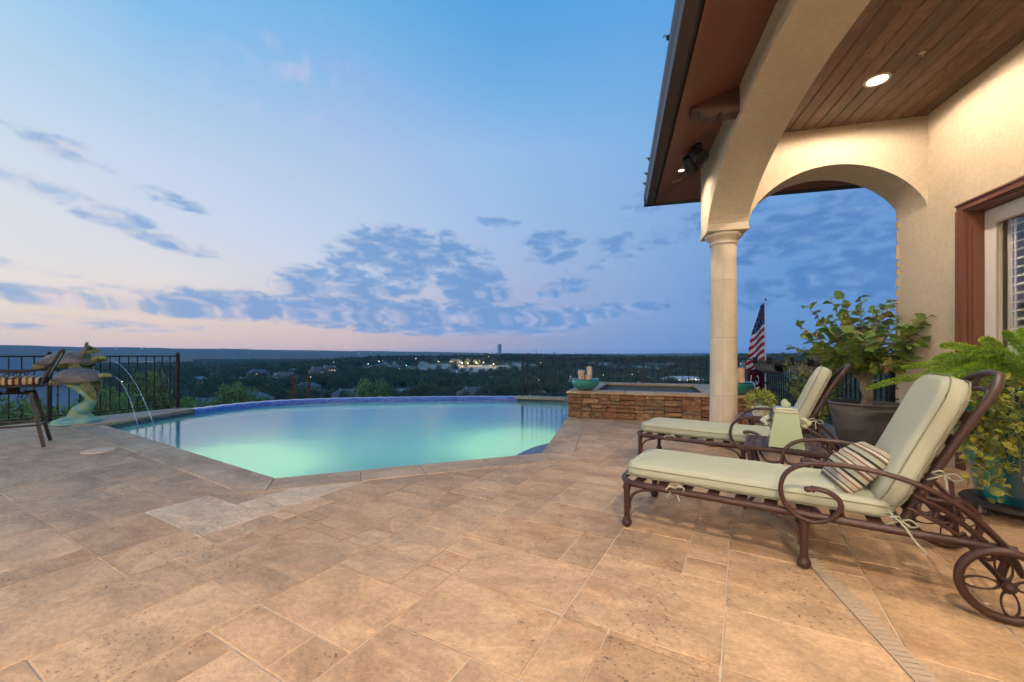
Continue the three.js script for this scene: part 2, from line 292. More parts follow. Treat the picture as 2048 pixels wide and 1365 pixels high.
const clothBump = gray(256, 256, (u, v, x, y) => 0.5 + 0.22 * Math.sin(x * 0.785) * (((y >> 2) & 1) ? 1 : -1) + 0.2 * (vn(u * 128, v * 128, 128, 3) - 0.5), 8, 8);
const sage = mat(0.415, 0.42, 0.315, 0.92, { bumpMap: clothBump, bumpScale: 0.0012, sheen: 0.3, sheenColor: new THREE.Color(0.5, 0.5, 0.4), sheenRoughness: 0.8 });
const sageCord = mat(0.26, 0.245, 0.16, 0.9);
const brownFrame = mat(0.16, 0.062, 0.036, 0.5);
const whitePaint = mat(0.72, 0.7, 0.66, 0.45);
const roomPaint = mat(0.5, 0.47, 0.42, 0.9);

// ================================================================ the land: a hilltop falling away to wooded country, a lake and far hills
const RK = [[0, -1.6], [13, -1.6], [20, -4], [35, -8.5], [70, -16], [150, -25], [400, -37], [900, -45], [2000, -52], [4000, -56], [6500, -50], [8000, -36], [20000, -30]];
function landY(x, z) {
  const r = Math.hypot(x, z), az = Math.atan2(x, -z) * 57.2958;
  let i = 1; while (i < RK.length - 1 && RK[i][0] < r) i++;
  const t = clamp((r - RK[i - 1][0]) / (RK[i][0] - RK[i - 1][0]));
  let y = lerp(RK[i - 1][1], RK[i][1], t);
  const east = smooth(-34, -8, az);
  y += east * 34 * smooth(780, 1420, r) * smooth(4500, 2300, r) * (0.75 + 0.5 * fbm(az * 0.09 + 9, r / 900, 2, 256, 3));
  y += 14 * smooth(-60, -20, az) * smooth(-6, -24, az) * smooth(300, 700, r) * smooth(2000, 1100, r);
  y += (fbm(x / 130 + 50, z / 130 + 50, 3, 256, 61) - 0.5) * 9 * smooth(60, 350, r);
  const hill = lerp(190, 52, smooth(-46, 10, az)) * (0.84 + 0.32 * fbm(az * 0.13 + 40, 3, 3, 256, 71)) + 14 * smooth(10, 40, az);
  y += (hill + 30) * smooth(7500, 12500, r) + 90 * smooth(-55, -25, az) * smooth(4500, 6200, r) * smooth(8500, 6800, r) * 0.12 * fbm(az * 0.3, 1, 2, 256, 9);
  return y;
}
const CLEAR = [[-260, -960, 90, 90], [-330, -830, 60, 60], [-175, -1080, 80, 80], [-70, -1040, 90, 80], [20, -1080, 60, 90], [-300, -1160, 70, 70], [-130, -880, 100, 45], [110, -920, 50, 50], [255, -610, 80, 70], [330, -680, 80, 70], [190, -540, 60, 40], [-140, -600, 60, 50], [-290, -660, 60, 45], [560, -900, 90, 70], [-60, -660, 90, 40], [80, -700, 70, 40], [-420, -700, 50, 50], [40, -480, 50, 40], [150, -800, 60, 50], [420, -560, 60, 50], [-200, -760, 50, 40], [300, -980, 80, 70], [-20, -820, 60, 45], [480, -720, 60, 50], [-360, -560, 40, 40], [-520, -860, 60, 60], [210, -1150, 70, 60], [-100, -440, 34, 26]];
const clearAt = (x, z) => { let c = 0; for (const [a, b, ra, rb] of CLEAR) { const q = ((x - a) / ra) ** 2 + ((z - b) / rb) ** 2; c = Math.max(c, 1 - smooth(0.6, 1.15, q + (fbm(x / 25, z / 25, 3) - 0.5) * 0.8)); } return c; };
{
  const rs = [0, 8, 12]; { let r = 14; while (r < 17000) { rs.push(r); r *= 1.045; } } const NA = 300, pos = [], col = [], idx = [];
  for (const r of rs) for (let j = 0; j <= NA; j++) {
    const a = (-110 + 220 * j / NA) / 57.2958, x = Math.sin(a) * r, z = -Math.cos(a) * r; pos.push(x, landY(x, z), z);
    const n = fbm(x / 40, z / 40, 4), c = r < 3000 ? clearAt(x, z) : 0, m = 0.7 + 0.7 * n;
    col.push(lerp(0.085 * m, 0.42 * m, c), lerp(0.1 * m, 0.36 * m, c), lerp(0.066 * m, 0.27 * m, c));
  }
  for (let i = 0; i < rs.length - 1; i++) for (let j = 0; j < NA; j++) { const a = i * (NA + 1) + j, b = a + NA + 1; idx.push(a, b, a + 1, a + 1, b, b + 1); }
  const g = new THREE.BufferGeometry(); g.setAttribute('position', new THREE.Float32BufferAttribute(pos, 3)); g.setAttribute('color', new THREE.Float32BufferAttribute(col, 3)); g.setIndex(idx); g.computeVertexNormals();
  structure('terrain', g, new THREE.MeshStandardMaterial({ vertexColors: true, roughness: 1, side: THREE.DoubleSide }));
  // the ground behind the camera, so that the hilltop is whole
  const gb = new THREE.CylinderGeometry(60, 60, 1, 40, 1, false, Math.PI * 1.55, Math.PI * 0.9); gb.translate(0, -3.2, 0);
  structure('hilltop_ground', gb, mat(0.05, 0.055, 0.03, 1));
}
// the lake, seen as bright strips between the wooded shores
const lakeMat = mat(0.02, 0.03, 0.04, 0.08, { bumpMap: gray(128, 128, (u, v) => fbm(u * 16, v * 16, 3, 16, 3), 0.01, 0.01), bumpScale: 0.2 });
for (const [x0, x1, z0, z1, y] of [[-3560, -2780, -3150, -3750, -53.5], [-3790, -3390, -5950, -6500, -41.5]]) {
  const s = new THREE.Shape(), n = 26, r = rng(x0 * -1); const cx = (x0 + x1) / 2, cz = (z0 + z1) / 2, rx = (x1 - x0) / 2, rz = (z0 - z1) / 2;
  for (let i = 0; i < n; i++) { const a = i / n * Math.PI * 2, k = 0.8 + 0.3 * r(); s[i ? 'lineTo' : 'moveTo'](cx + Math.cos(a) * rx * k, -(cz + Math.sin(a) * rz * k)); }
  const g = new THREE.ShapeGeometry(s); g.rotateX(-Math.PI / 2); g.translate(0, y, 0); structure('lake', g, lakeMat);
}

// ================================================================ the pool
const WATER = -0.085;
const P1 = [-2.15, -3.67], P2 = [0.363, -4.624], P3 = [1.04, -7.4], SPA = [1.04, -7.42], SD = [0.9455, 0.3256], SN = [0.3256, -0.9455];   // SD along the spa's front, SN to its back
const P4 = [SPA[0] + SN[0] * 2.95, SPA[1] + SN[1] * 2.95], P5 = [0.15, -10.82], LW = [-6.62, -6.55];
const weirPts = [[0.15, -10.82], [-1.1, -10.82], [-2.3, -10.72], [-3.3, -10.6], [-4.15, -10.42], [-5.0, -10.18], [-5.7, -9.8], [-6.2, -9.2], [-6.5, -8.35]];
const weirCurve = curve(weirPts.map(([x, z]) => V(x, 0, z)));
const weir = weirCurve.getPoints(40).map((p) => [p.x, p.z]);
const poolPoly = [P1, P2, P3, P4, ...weir, LW];              // counter-clockwise seen from above is not needed
const pool = thing('swimming_pool', 'lit turquoise swimming pool with a blue tiled overflow edge', 'pool');
const plaster = mat(0.4, 0.61, 0.74, 0.85, { bumpMap: gray(256, 256, (u, v) => fbm(u * 30, v * 30, 3, 30, 2), 1, 1), bumpScale: 0.004 });
const shapeOf = (pts) => new THREE.Shape(pts.map(([x, z]) => new THREE.Vector2(x, -z)));
const flatAt = (pts, y) => { const g = new THREE.ShapeGeometry(shapeOf(pts)); g.rotateX(-Math.PI / 2); g.translate(0, y, 0); return g; };
const DEEP = -1.35;
function wallStrip(pts, y0, y1, closed = true) {
  const pos = [], n = pts.length; for (let i = 0; i < (closed ? n : n - 1); i++) { const a = pts[i], b = pts[(i + 1) % n]; pos.push(a[0], y0, a[1], b[0], y0, b[1], b[0], y1, b[1], a[0], y0, a[1], b[0], y1, b[1], a[0], y1, a[1]); }
  const g = new THREE.BufferGeometry(); g.setAttribute('position', new THREE.Float32BufferAttribute(pos, 3)); g.computeVertexNormals(); return metric(g, 1);
}
part('pool_shell', merge(metric(flatAt(poolPoly, DEEP)), wallStrip(poolPoly, DEEP, -0.23)), plaster, pool);
const mosaic = (a, b, n) => tex(512, 512, (u, v, o) => {       // 25 mm glass tiles, too small to tell apart from here
  const i = Math.floor(u * n), j = Math.floor(v * n), fu = u * n - i, fv = v * n - j, q = vn(i * 1.7 + 0.5, j * 1.3 + 0.5, 256, 4), e = Math.min(fu, fv, 1 - fu, 1 - fv) < 0.07;
  for (let c = 0; c < 3; c++) o[c] = e ? 150 : lerp(a[c], b[c], q);
}, true, 2, 2);
const bandTile = mat(0.7, 0.7, 0.7, 0.25, { map: mosaic([38, 60, 84], [92, 104, 96], 20) });
const blueTile = mat(1, 1, 1, 0.16, { map: mosaic([18, 62, 190], [92, 146, 236], 20), bumpMap: gray(512, 512, (u, v) => fbm(u * 12, v * 12, 3, 12, 7) * 0.7 + 0.3 * (Math.min((u * 20) % 1, (v * 20) % 1) < 0.1 ? 0 : 1), 2, 2), bumpScale: 0.02, clearcoat: 1, clearcoatRoughness: 0.1 });
part('waterline_tiles', wallStrip([LW, P1, P2, P3, P4, P5], -0.23, -0.035, false), bandTile, pool);
part('waterline_tiles', wallStrip([[-6.5, -8.35], LW], -0.23, -0.035, false), bandTile, pool);
{ // the overflow edge: a low tiled wall with a wet, slightly rounded top
  const prof = [[0, -0.23], [0, -0.02], [0.03, 0.012], [0.16, 0.022], [0.3, 0.006], [0.34, -0.05], [0.36, -1.4]], n = 90, pos = [], uv = [], idx = [];
  for (let i = 0; i <= n; i++) {
    const p = weirCurve.getPointAt(i / n), t = weirCurve.getTangentAt(i / n), ox = t.z, oz = -t.x; const sgn = (ox * (p.x + 2.7) + oz * (p.z + 6)) > 0 ? 1 : -1;
    let l = 0; prof.forEach(([d, y], k) => { if (k) l += Math.hypot(d - prof[k - 1][0], y - prof[k - 1][1]); pos.push(p.x + ox * sgn * d, y + (k > 0 && k < 6 ? 0.006 * Math.sin(i * 1.9 + k) : 0), p.z + oz * sgn * d); uv.push(i / n * weirCurve.getLength(), l); });
  }
  const m = prof.length; for (let i = 0; i < n; i++) for (let k = 0; k < m - 1; k++) { const a = i * m + k, b = a + m; idx.push(a, b, a + 1, a + 1, b, b + 1); }
  const g = new THREE.BufferGeometry(); g.setAttribute('position', new THREE.Float32BufferAttribute(pos, 3)); g.setAttribute('uv', new THREE.Float32BufferAttribute(uv, 2)); g.setIndex(idx); g.computeVertexNormals();
  part('overflow_edge', g, blueTile, pool);
}
{ // a submerged corner seat, faced with dark blue tile
  const s = new THREE.Shape(), dir = V(P3[0] - P2[0], 0, P3[1] - P2[1]).normalize(), nd = V(P1[0] - P2[0], 0, P1[1] - P2[1]).normalize(), c = V(P2[0] + 0.05, 0, P2[1] - 0.02), pts = [];
  for (let k = 0; k <= 12; k++) { const a = k / 12 * Math.PI / 2; pts.push(c.clone().addScaledVector(dir, 1.3 * Math.pow(Math.cos(a), 0.75)).addScaledVector(nd, 0.62 * Math.pow(Math.sin(a), 0.8))); }
  const poly = [[c.x + 0.05, c.z], ...pts.map((p) => [p.x, p.z])];
  part('corner_seat', merge(metric(flatAt(poly, -0.3)), wallStrip(poly, DEEP, -0.3)), mat(0.02, 0.05, 0.16, 0.4), pool);
}
{ // water: one closed body, its surface barely moving
  const wp = poolPoly.map(([x, z]) => { const dx = x + 2.6, dz = z + 7.2, l = Math.hypot(dx, dz); return [x + dx / l * 0.012, z + dz / l * 0.012]; });
  const ripple = gray(512, 512, (u, v) => 0.65 * fbm(u * 5, v * 9, 4, 5, 2) + 0.35 * fbm(u * 22, v * 34, 3, 22, 4), 0.5, 0.5);
  const g = merge(metric(flatAt(wp, WATER)), metric(flatAt(wp, DEEP - 0.02)), wallStrip(wp, DEEP - 0.02, WATER));
  const w = new THREE.MeshPhysicalMaterial({ color: 0xffffff, roughness: 0.1, transmission: 1, thickness: 1.2, ior: 1.33, attenuationColor: new THREE.Color(0.52, 0.88, 0.92), attenuationDistance: 2.6, bumpMap: ripple, bumpScale: 0.0028 });
  part('water', g, w, pool);
}
// pool lamps: a lens in the wall under water, and the light it gives
for (const [x, y, z, nx, nz, pw] of [[-4.3, -0.45, -5.055, 0.541, -0.84, 33], [0.86, -0.45, -6.68, -0.971, -0.24, 36]]) {
  const t = thing('pool_lamp', 'round underwater lamp set in the pool wall', 'lamp', [x, y, z], Math.atan2(nx, nz), 'lamps under water in the pool walls');
  part('ring', new THREE.TorusGeometry(0.1, 0.014, 8, 28).translate(0, 0, 0.012), mat(0.5, 0.5, 0.5, 0.3, { metalness: 1 }), t);
  part('lens', new THREE.CircleGeometry(0.095, 28).translate(0, 0, 0.014), mat(0.8, 0.8, 0.7, 0.4, { emissive: new THREE.Color(1, 0.93, 0.5), emissiveIntensity: 4 }), t);
  const l = new THREE.SpotLight(new THREE.Color(1, 0.7, 0.2), pw, 0, 1.3, 0.9, 2); l.position.set(0, 0, 0.06); l.target.position.set(0, -0.85, 1); l.shadow.radius = 5; l.castShadow = true; t.add(l, l.target);
}
// coping stones along the edges
function coping(parent, a, b, wdt, y, out, len = 0.6, seed = 1, inset = 0, th = 0.05) {   // from a to b; "out" is the side away from the water
  const r = rng(seed), L = Math.hypot(b[0] - a[0], b[1] - a[1]), dx = (b[0] - a[0]) / L, dz = (b[1] - a[1]) / L, n = Math.max(1, Math.round(L / len)); let s = 0;
  const cuts = [0]; for (let i = 1; i < n; i++) cuts.push(L * (i + (r() - 0.5) * 0.25) / n); cuts.push(L);
  for (let i = 0; i < n; i++) {
    const l = cuts[i + 1] - cuts[i] - 0.005, m = (cuts[i] + cuts[i + 1]) / 2;
    const g = metric(cbox(l, th, wdt, 0, 0, 0, 0.008), 1, r() * 2.4, r() * 2.4);
    const o = part('coping_stone', g, travCoping[Math.floor(r() * 3)], parent);
    o.position.set(a[0] + dx * m + out[0] * (wdt / 2 - inset), y - th / 2 + (r() - 0.5) * 0.002, a[1] + dz * m + out[1] * (wdt / 2 - inset)); o.rotation.y = -Math.atan2(dz, dx);
  }
}
const perp = (a, b, s) => { const L = Math.hypot(b[0] - a[0], b[1] - a[1]); return [s * (b[1] - a[1]) / L, -s * (b[0] - a[0]) / L]; };
const CW = 0.36, oL = perp(LW, P1, -1), oN = perp(P1, P2, -1), oR = perp(P2, P3, -1);
coping(pool, LW, P1, CW, 0.004, oL, 0.62, 3, 0.03); coping(pool, P1, P2, CW, 0.005, oN, 0.6, 4, 0.03); coping(pool, P2, [1.02, -7.32], CW, 0.006, oR, 0.75, 5, 0.03);
const oF = perp([-6.5, -8.35], LW, -1), oB = perp(P4, P5, -1);
coping(pool, [-6.6, -8.5], [LW[0] - 0.03, LW[1] + 0.1], 0.42, 0.02, oF, 0.7, 6, 0.04); coping(pool, P4, [0.05, -10.8], 0.5, 0.02, oB, 0.75, 7, 0.04);

{ // mitred corner stones where the coping turns
  const off = (a, o) => [a[0] + o[0] * (CW - 0.034), a[1] + o[1] * (CW - 0.034)], cross = (a, b, oa, ob) => { const k = CW - 0.034, d = 1 + oa[0] * ob[0] + oa[1] * ob[1]; return [a[0] + (oa[0] + ob[0]) * k / d, a[1] + (oa[1] + ob[1]) * k / d]; };
  for (const [p, o1, o2] of [[P1, oL, oN], [P2, oN, oR]]) { const q = [p, off(p, o1), cross(p, p, o1, o2), off(p, o2)]; const g = extrude(q.map(([x, z]) => [x, -z]), 0.05); g.rotateX(-Math.PI / 2); g.translate(0, -0.0465, 0); part('coping_stone', metric(g, 1, 0.7, 0.2), travCoping[0], pool); }
}

// ================================================================ the terrace paving
const TILE_TURN = 29.5 / 57.2958, TA = [Math.sin(TILE_TURN), -Math.cos(TILE_TURN)], TB = [Math.cos(TILE_TURN), Math.sin(TILE_TURN)];
const copOut = (a, b, o) => [[a[0] + o[0] * (CW - 0.027), a[1] + o[1] * (CW - 0.027)], [b[0] + o[0] * (CW - 0.027), b[1] + o[1] * (CW - 0.027)]];
// half planes that bound the water and its coping: a point is inside the pool when it is inside all of them
const poolPlanes = [[LW, P1, oL], [P1, P2, oN], [P2, P3, oR]].map(([a, b, o]) => ({ n: o, d: o[0] * a[0] + o[1] * a[1] + CW - 0.026 }));
const spaFront = { n: [-SN[0], -SN[1]], d: -(SN[0] * SPA[0] + SN[1] * SPA[1]) - 0.0 };
const fenceL0 = [-8.08, -6.02], fenceL1 = [-7.0, -8.53];
const limits = [{ n: [-0.919, -0.395], d: -0.919 * -7.95 - 0.395 * -6.75 }, { n: [0.9678, 0.2517], d: 0.9678 * 4.78 + 0.2517 * -5.2 }];   // left fence, right fence and house
function clipPoly(poly, pl, keepInside) {
  const out = [], f = (p) => (pl.n[0] * p[0] + pl.n[1] * p[1] - pl.d) * (keepInside ? 1 : -1);
  for (let i = 0; i < poly.length; i++) { const a = poly[i], b = poly[(i + 1) % poly.length], fa = f(a), fb = f(b); if (fa <= 0) out.push(a); if ((fa < 0 && fb > 0) || (fa > 0 && fb < 0)) { const t = fa / (fa - fb); out.push([lerp(a[0], b[0], t), lerp(a[1], b[1], t)]); } }
  return out;
}
const areaOf = (p) => { let s = 0; for (let i = 0; i < p.length; i++) { const a = p[i], b = p[(i + 1) % p.length]; s += a[0] * b[1] - b[0] * a[1]; } return s / 2; };
{
  const paving = structure('terrace_paving');
  // bed of mortar: seen in the joints
  const bed = shapeOf([[-8.6, 3.5], [4.4, 3.5], [4.6, -4.6], [5.95, -9.5], [0.3, -11.45], [0.12, -10.95], [2.2, -10.3], [1.04, -7.42], P2.map((v, i) => v + oR[i] * 0.02), P1.map((v, i) => v + oN[i] * 0.02), [LW[0] - 0.03, LW[1] + 0.05], [-6.56, -8.5], [-7.1, -8.75], [-8.6, -5.4]]);
  const bg = new THREE.ExtrudeGeometry(bed, { depth: 1.6, bevelEnabled: false }); bg.rotateX(-Math.PI / 2); bg.translate(0, -1.6042, 0);
  part('mortar_bed', metric(bg), groutMat, paving);
  const U = 0.203, N = 80, grid = new Uint8Array(N * N), r = rng(20), O = N / 2, tiles = [];
  const sizes = [[3, 3], [3, 2], [2, 3], [4, 2], [2, 2], [3, 2], [2, 3], [1, 2], [2, 1], [3, 3], [2, 4]];
  const free = (i, j, w, h) => { if (i + w > N || j + h > N) return false; for (let a = 0; a < w; a++) for (let b = 0; b < h; b++) if (grid[(i + a) * N + j + b]) return false; return true; };
  for (let j = 0; j < N; j++) for (let i = 0; i < N; i++) {
    if (grid[i * N + j]) continue;
    let pick = [1, 1]; for (let k = 0; k < 9; k++) { const s = sizes[Math.floor(r() * sizes.length)]; if (free(i, j, ...s)) { pick = s; break; } }
    for (let a = 0; a < pick[0]; a++) for (let b = 0; b < pick[1]; b++) grid[(i + a) * N + j + b] = 1;
    tiles.push([i - O, j - O, pick[0], pick[1]]);
  }
  const shared = new Map(), rest = [];
  const C0 = [-1.2, -4.2];                                   // a joint crossing that the pattern starts from
  for (const [i, j, w, h] of tiles) {
    const gap = 0.0018 + 0.0014 * r(), c = (p, q) => [C0[0] + TB[0] * p * U + TA[0] * q * U, C0[1] + TB[1] * p * U + TA[1] * q * U];
    const cc = c(i + w / 2, j + h / 2), dist = Math.hypot(cc[0], cc[1]);
    if (cc[1] > 2.6 || cc[1] < -9.4 || cc[0] < -9 || cc[0] > 5.6) continue;
    let piece = [c(i, j), c(i + w, j), c(i + w, j + h), c(i, j + h)]; const full = Math.abs(areaOf(piece));
    for (const l of limits) piece = clipPoly(piece, l, true);
    if (piece.length < 3 || Math.abs(areaOf(piece)) < 0.004) continue;
    const hw = w * U / 2, hh = h * U / 2;
    // what lies outside the coping, and not behind the spa's front
    let left = piece, pieces = [];
    for (const pl of poolPlanes) { const o = clipPoly(left, pl, false); if (o.length > 2 && Math.abs(areaOf(o)) > 0.003) pieces.push(o); left = clipPoly(left, pl, true); if (left.length < 3) break; }
    if (!pieces.length) continue;
    const rp = Math.hypot(cc[0] - SPA[0], cc[1] - SPA[1]), sd = (cc[0] - SPA[0]) * SD[0] + (cc[1] - SPA[1]) * SD[1], sn = (cc[0] - SPA[0]) * SN[0] + (cc[1] - SPA[1]) * SN[1];
    if (sd > -0.1 && sd < 2.7 && sn > 0.35 && sn < 3) continue;
    if (cc[0] < 1.4 && sn > 0.1 && sd < 0.2) { const rel = cc[0] * 0.3; if (cc[1] < -7.2 && cc[0] > -5.5) continue; }
    const cut = pieces.length > 1 || Math.abs(Math.abs(areaOf(pieces[0])) - full) > 1e-4;
    const seen = cc[1] < -0.6 && Math.abs(cc[0]) < 1.45 * -cc[1] + 0.6;
    let g, pos = null;
    if (!cut) {
      const v = Math.floor(r() * 4), key = [w, h, v].join();
      if (!shared.has(key)) shared.set(key, metric(cbox(w * U - 2 * gap, 0.03, h * U - 2 * gap, 0, -0.015, 0, 0.0035), 1, r() * 2.4, r() * 2.4));
      g = shared.get(key); pos = cc;
    } else {
      g = merge(pieces.map((p) => {                            // a cut tile: shrink by the joint, then give it thickness
        const m = p.reduce((a, b) => [a[0] + b[0] / p.length, a[1] + b[1] / p.length], [0, 0]), k = p.map(([x, z]) => { const l = Math.hypot(x - m[0], z - m[1]) || 1; return [x - (x - m[0]) / l * 0.005 - cc[0], z - (z - m[1]) / l * 0.005 - cc[1]]; });
        const e = extrude(k.map(([x, z]) => [x, -z]), 0.03); e.rotateX(-Math.PI / 2); e.translate(0, -0.03, 0); return metric(e, 1, r() * 2.4, r() * 2.4);
      }));
      pos = cc;
    }
    const covers = (x, z) => { const a = ((x - C0[0]) * TB[0] + (z - C0[1]) * TB[1]) / U, b = ((x - C0[0]) * TA[0] + (z - C0[1]) * TA[1]) / U; return a >= i && a <= i + w && b >= j && b <= j + h; }, pale = covers(-2.35, -2.82) || covers(-2.0, -3.02);
    const m = pale ? travPale : TRAV[Math.floor(r() * TRAV.length)];
    const dy = (r() - 0.5) * 0.0016;
    if (seen) { const o = part('tile', g, m, paving); o.position.set(pos[0], dy, pos[1]); if (!cut) { o.rotation.y = -TILE_TURN; } }
    else { const q = g.clone(); if (!cut) q.rotateY(-TILE_TURN); rest.push(q.translate(pos[0], dy, pos[1])); }
  }
  if (rest.length) { const o = part('outer_tiles', merge(rest), TRAV[0], paving); o.userData.kind = 'stuff'; }
}

// ================================================================ the house: a loggia of arches; its own axes are x across the porch, z along it towards the camera
const HOUSE_AT = [2.401, 0, -4.99], HOUSE_TURN = -14.58 / 57.2958, HC = Math.cos(HOUSE_TURN), HS = Math.sin(HOUSE_TURN);
const H2W = (x, y, z) => [HOUSE_AT[0] + x * HC + z * HS, y, HOUSE_AT[2] - x * HS + z * HC];
const house = thing('villa_porch', 'cream stucco villa with an arched porch, plank ceiling and brown eaves', 'house', HOUSE_AT, HOUSE_TURN);
const PW = 0.447, XW = 2.2, SPRING = 2.726, CEIL = 3.733, ZEND = 9.3;
const archLine = (a, b, rise, e = 0.66, n = 28) => { const p = []; for (let i = 0; i <= n; i++) { const u = -Math.cos(i / n * Math.PI); p.push([lerp(a, b, (u + 1) / 2), SPRING + rise * Math.pow(Math.max(0, 1 - u * u), e)]); } return p; };
{ // arcade on the pool side: one wall with two openings, carried by columns
  const pts = [[-PW, 3.75], [-PW, SPRING], ...archLine(0, 4.2, 0.6), ...archLine(4.2 + PW, 8.85, 0.6), [8.85 + PW, SPRING], [8.85 + PW, 3.75]];
  const g = extrude(pts.map(([z, y]) => [-z, y]).reverse(), PW); g.rotateY(Math.PI / 2);   // outline x = -z
  part('arcade_wall', metric(g), stucco, house);
  const pb = [[PW + 0.001, 3.75], ...archLine(PW + 0.001, XW - 0.001, 0.575, 0.66), [XW - 0.001, 3.75]];
  const gb = extrude(pb, PW); gb.translate(0, 0, -PW); part('end_arch_wall', metric(gb), stucco, house);
}
function houseColumn(z) {
  const cx = PW / 2, cz = z + PW / 2, c = new THREE.Group(); c.name = 'column'; c.position.set(cx, 0, cz); house.add(c);
  const r0 = 0.16, r1 = 0.145;
  part('plinth', metric(cbox(PW, 0.12, PW, 0, 0.066, 0, 0.01), 1), limestone, c);
  part('base_moulding', metric(lathe([[0.16, 0.126], [0.2, 0.13], [0.212, 0.15], [0.2, 0.172], [0.18, 0.18], [0.175, 0.195], [0.162, 0.2]])), limestone, c);
  const H0 = 0.2, H1 = 2.5, cuts = [0.2, 0.62, 1.34, 2.05, 2.5];   // drums of cast stone, each in two halves
  for (let i = 0; i < 4; i++) for (const side of [0, 1]) {
    const ya = cuts[i] + 0.002, yb = cuts[i + 1] - 0.002, ra = lerp(r0, r1, (ya - H0) / (H1 - H0)), rb = lerp(r0, r1, (yb - H0) / (H1 - H0));
    const g = new THREE.CylinderGeometry(rb, ra, yb - ya, 22, 1, true, -0.28 + side * Math.PI + 0.007, Math.PI - 0.014); g.translate(0, (ya + yb) / 2, 0); part('drum', metric(g, 1, i * 0.3, side * 0.4), limestone, c);
  }
  part('drum_core', cyl(r1 - 0.004, r0 - 0.004, H1 - H0, 0, (H0 + H1) / 2, 0, 32), mat(0.33, 0.28, 0.21, 0.9), c);
  part('capital', metric(lathe([[0.145, 2.5], [0.158, 2.503], [0.163, 2.515], [0.158, 2.527], [0.15, 2.53], [0.15, 2.555], [0.165, 2.56], [0.17, 2.575], [0.195, 2.585], [0.212, 2.605], [0.218, 2.63], [0.2, 2.634], [0, 2.634]])), limestone, c);
  part('abacus', metric(merge(cbox(PW + 0.02, 0.028, PW + 0.02, 0, 2.649, 0, 0.005), cbox(PW + 0.004, 0.062, PW + 0.004, 0, 2.694, 0, 0.004))), limestone, c);
}
for (const z of [-PW, 4.2, 8.85]) houseColumn(z);
{ // the house wall with the doorway
  const z0 = -0.47, hole = [[0.5, 0.02], [1.62, 0.02], [1.62, 2.525], [0.5, 2.525]];
  const g = extrude([[z0, -0.02], [ZEND, -0.02], [ZEND, 3.75], [z0, 3.75]].map(([z, y]) => [-z, y]).reverse(), 0.24, 0, 1, [hole.map(([z, y]) => [-z, y])]); g.rotateY(Math.PI / 2); g.translate(XW, 0, 0);
  part('house_wall', metric(g), stucco, house);
  part('wall_base', metric(merge(cbox(0.012, 0.07, 0.42, XW - 0.005, 0.036, -0.02, 0.003), cbox(0.012, 0.07, 6, XW - 0.005, 0.036, 4.8, 0.003))), mat(0.3, 0.25, 0.2, 0.9), house);
  // rough stone on the outer face of the wall end, seen on edge
  const r = rng(5); let y = 0.05; while (y < 2.75) { const h = 0.09 + 0.13 * r(), d = 0.018 + 0.022 * r(); part('cladding_stone', metric(cbox(0.3, h - 0.02, d, XW + 0.135, y + h / 2, -0.472 - d / 2, 0.008), 1, r(), r()), mat(0.5 + 0.06 * r(), 0.39, 0.27, 0.95), house); y += h; }
  // far side of the house, beyond the porch
  part('side_wall', metric(box(5, 3.75, 0.2, XW + 0.24 + 2.5, 1.86, -0.37)), stucco, house);
}
{ // the ceiling: tongue-and-groove boards with a V joint
  const n = 13, w = (XW - PW) / n, r = rng(9), sh = [];
  for (let v = 0; v < 3; v++) { const c = 0.009, s = [[-w / 2 + 0.003, 0.018], [-w / 2 + 0.003, c], [-w / 2 + c, 0], [w / 2 - c, 0], [w / 2 - 0.003, c], [w / 2 - 0.003, 0.018]]; const g = extrude(s, ZEND); const q = plain(g), p = q.attributes.position, uv = q.attributes.uv; for (let i = 0; i < p.count; i++) uv.setXY(i, p.getX(i) + 0.17 * v, p.getZ(i) + 0.7 * v); sh.push(q); }
  for (let i = 0; i < n; i++) { const o = part('ceiling_board', sh[i % 3], WOOD[Math.floor(r() * 4)], house); o.position.set(PW + w * (i + 0.5), CEIL, 0); }
  part('ceiling_backing', box(XW - PW, 0.02, ZEND, (XW + PW) / 2, CEIL + 0.03, ZEND / 2), mat(0.03, 0.015, 0.012, 0.9), house);
}
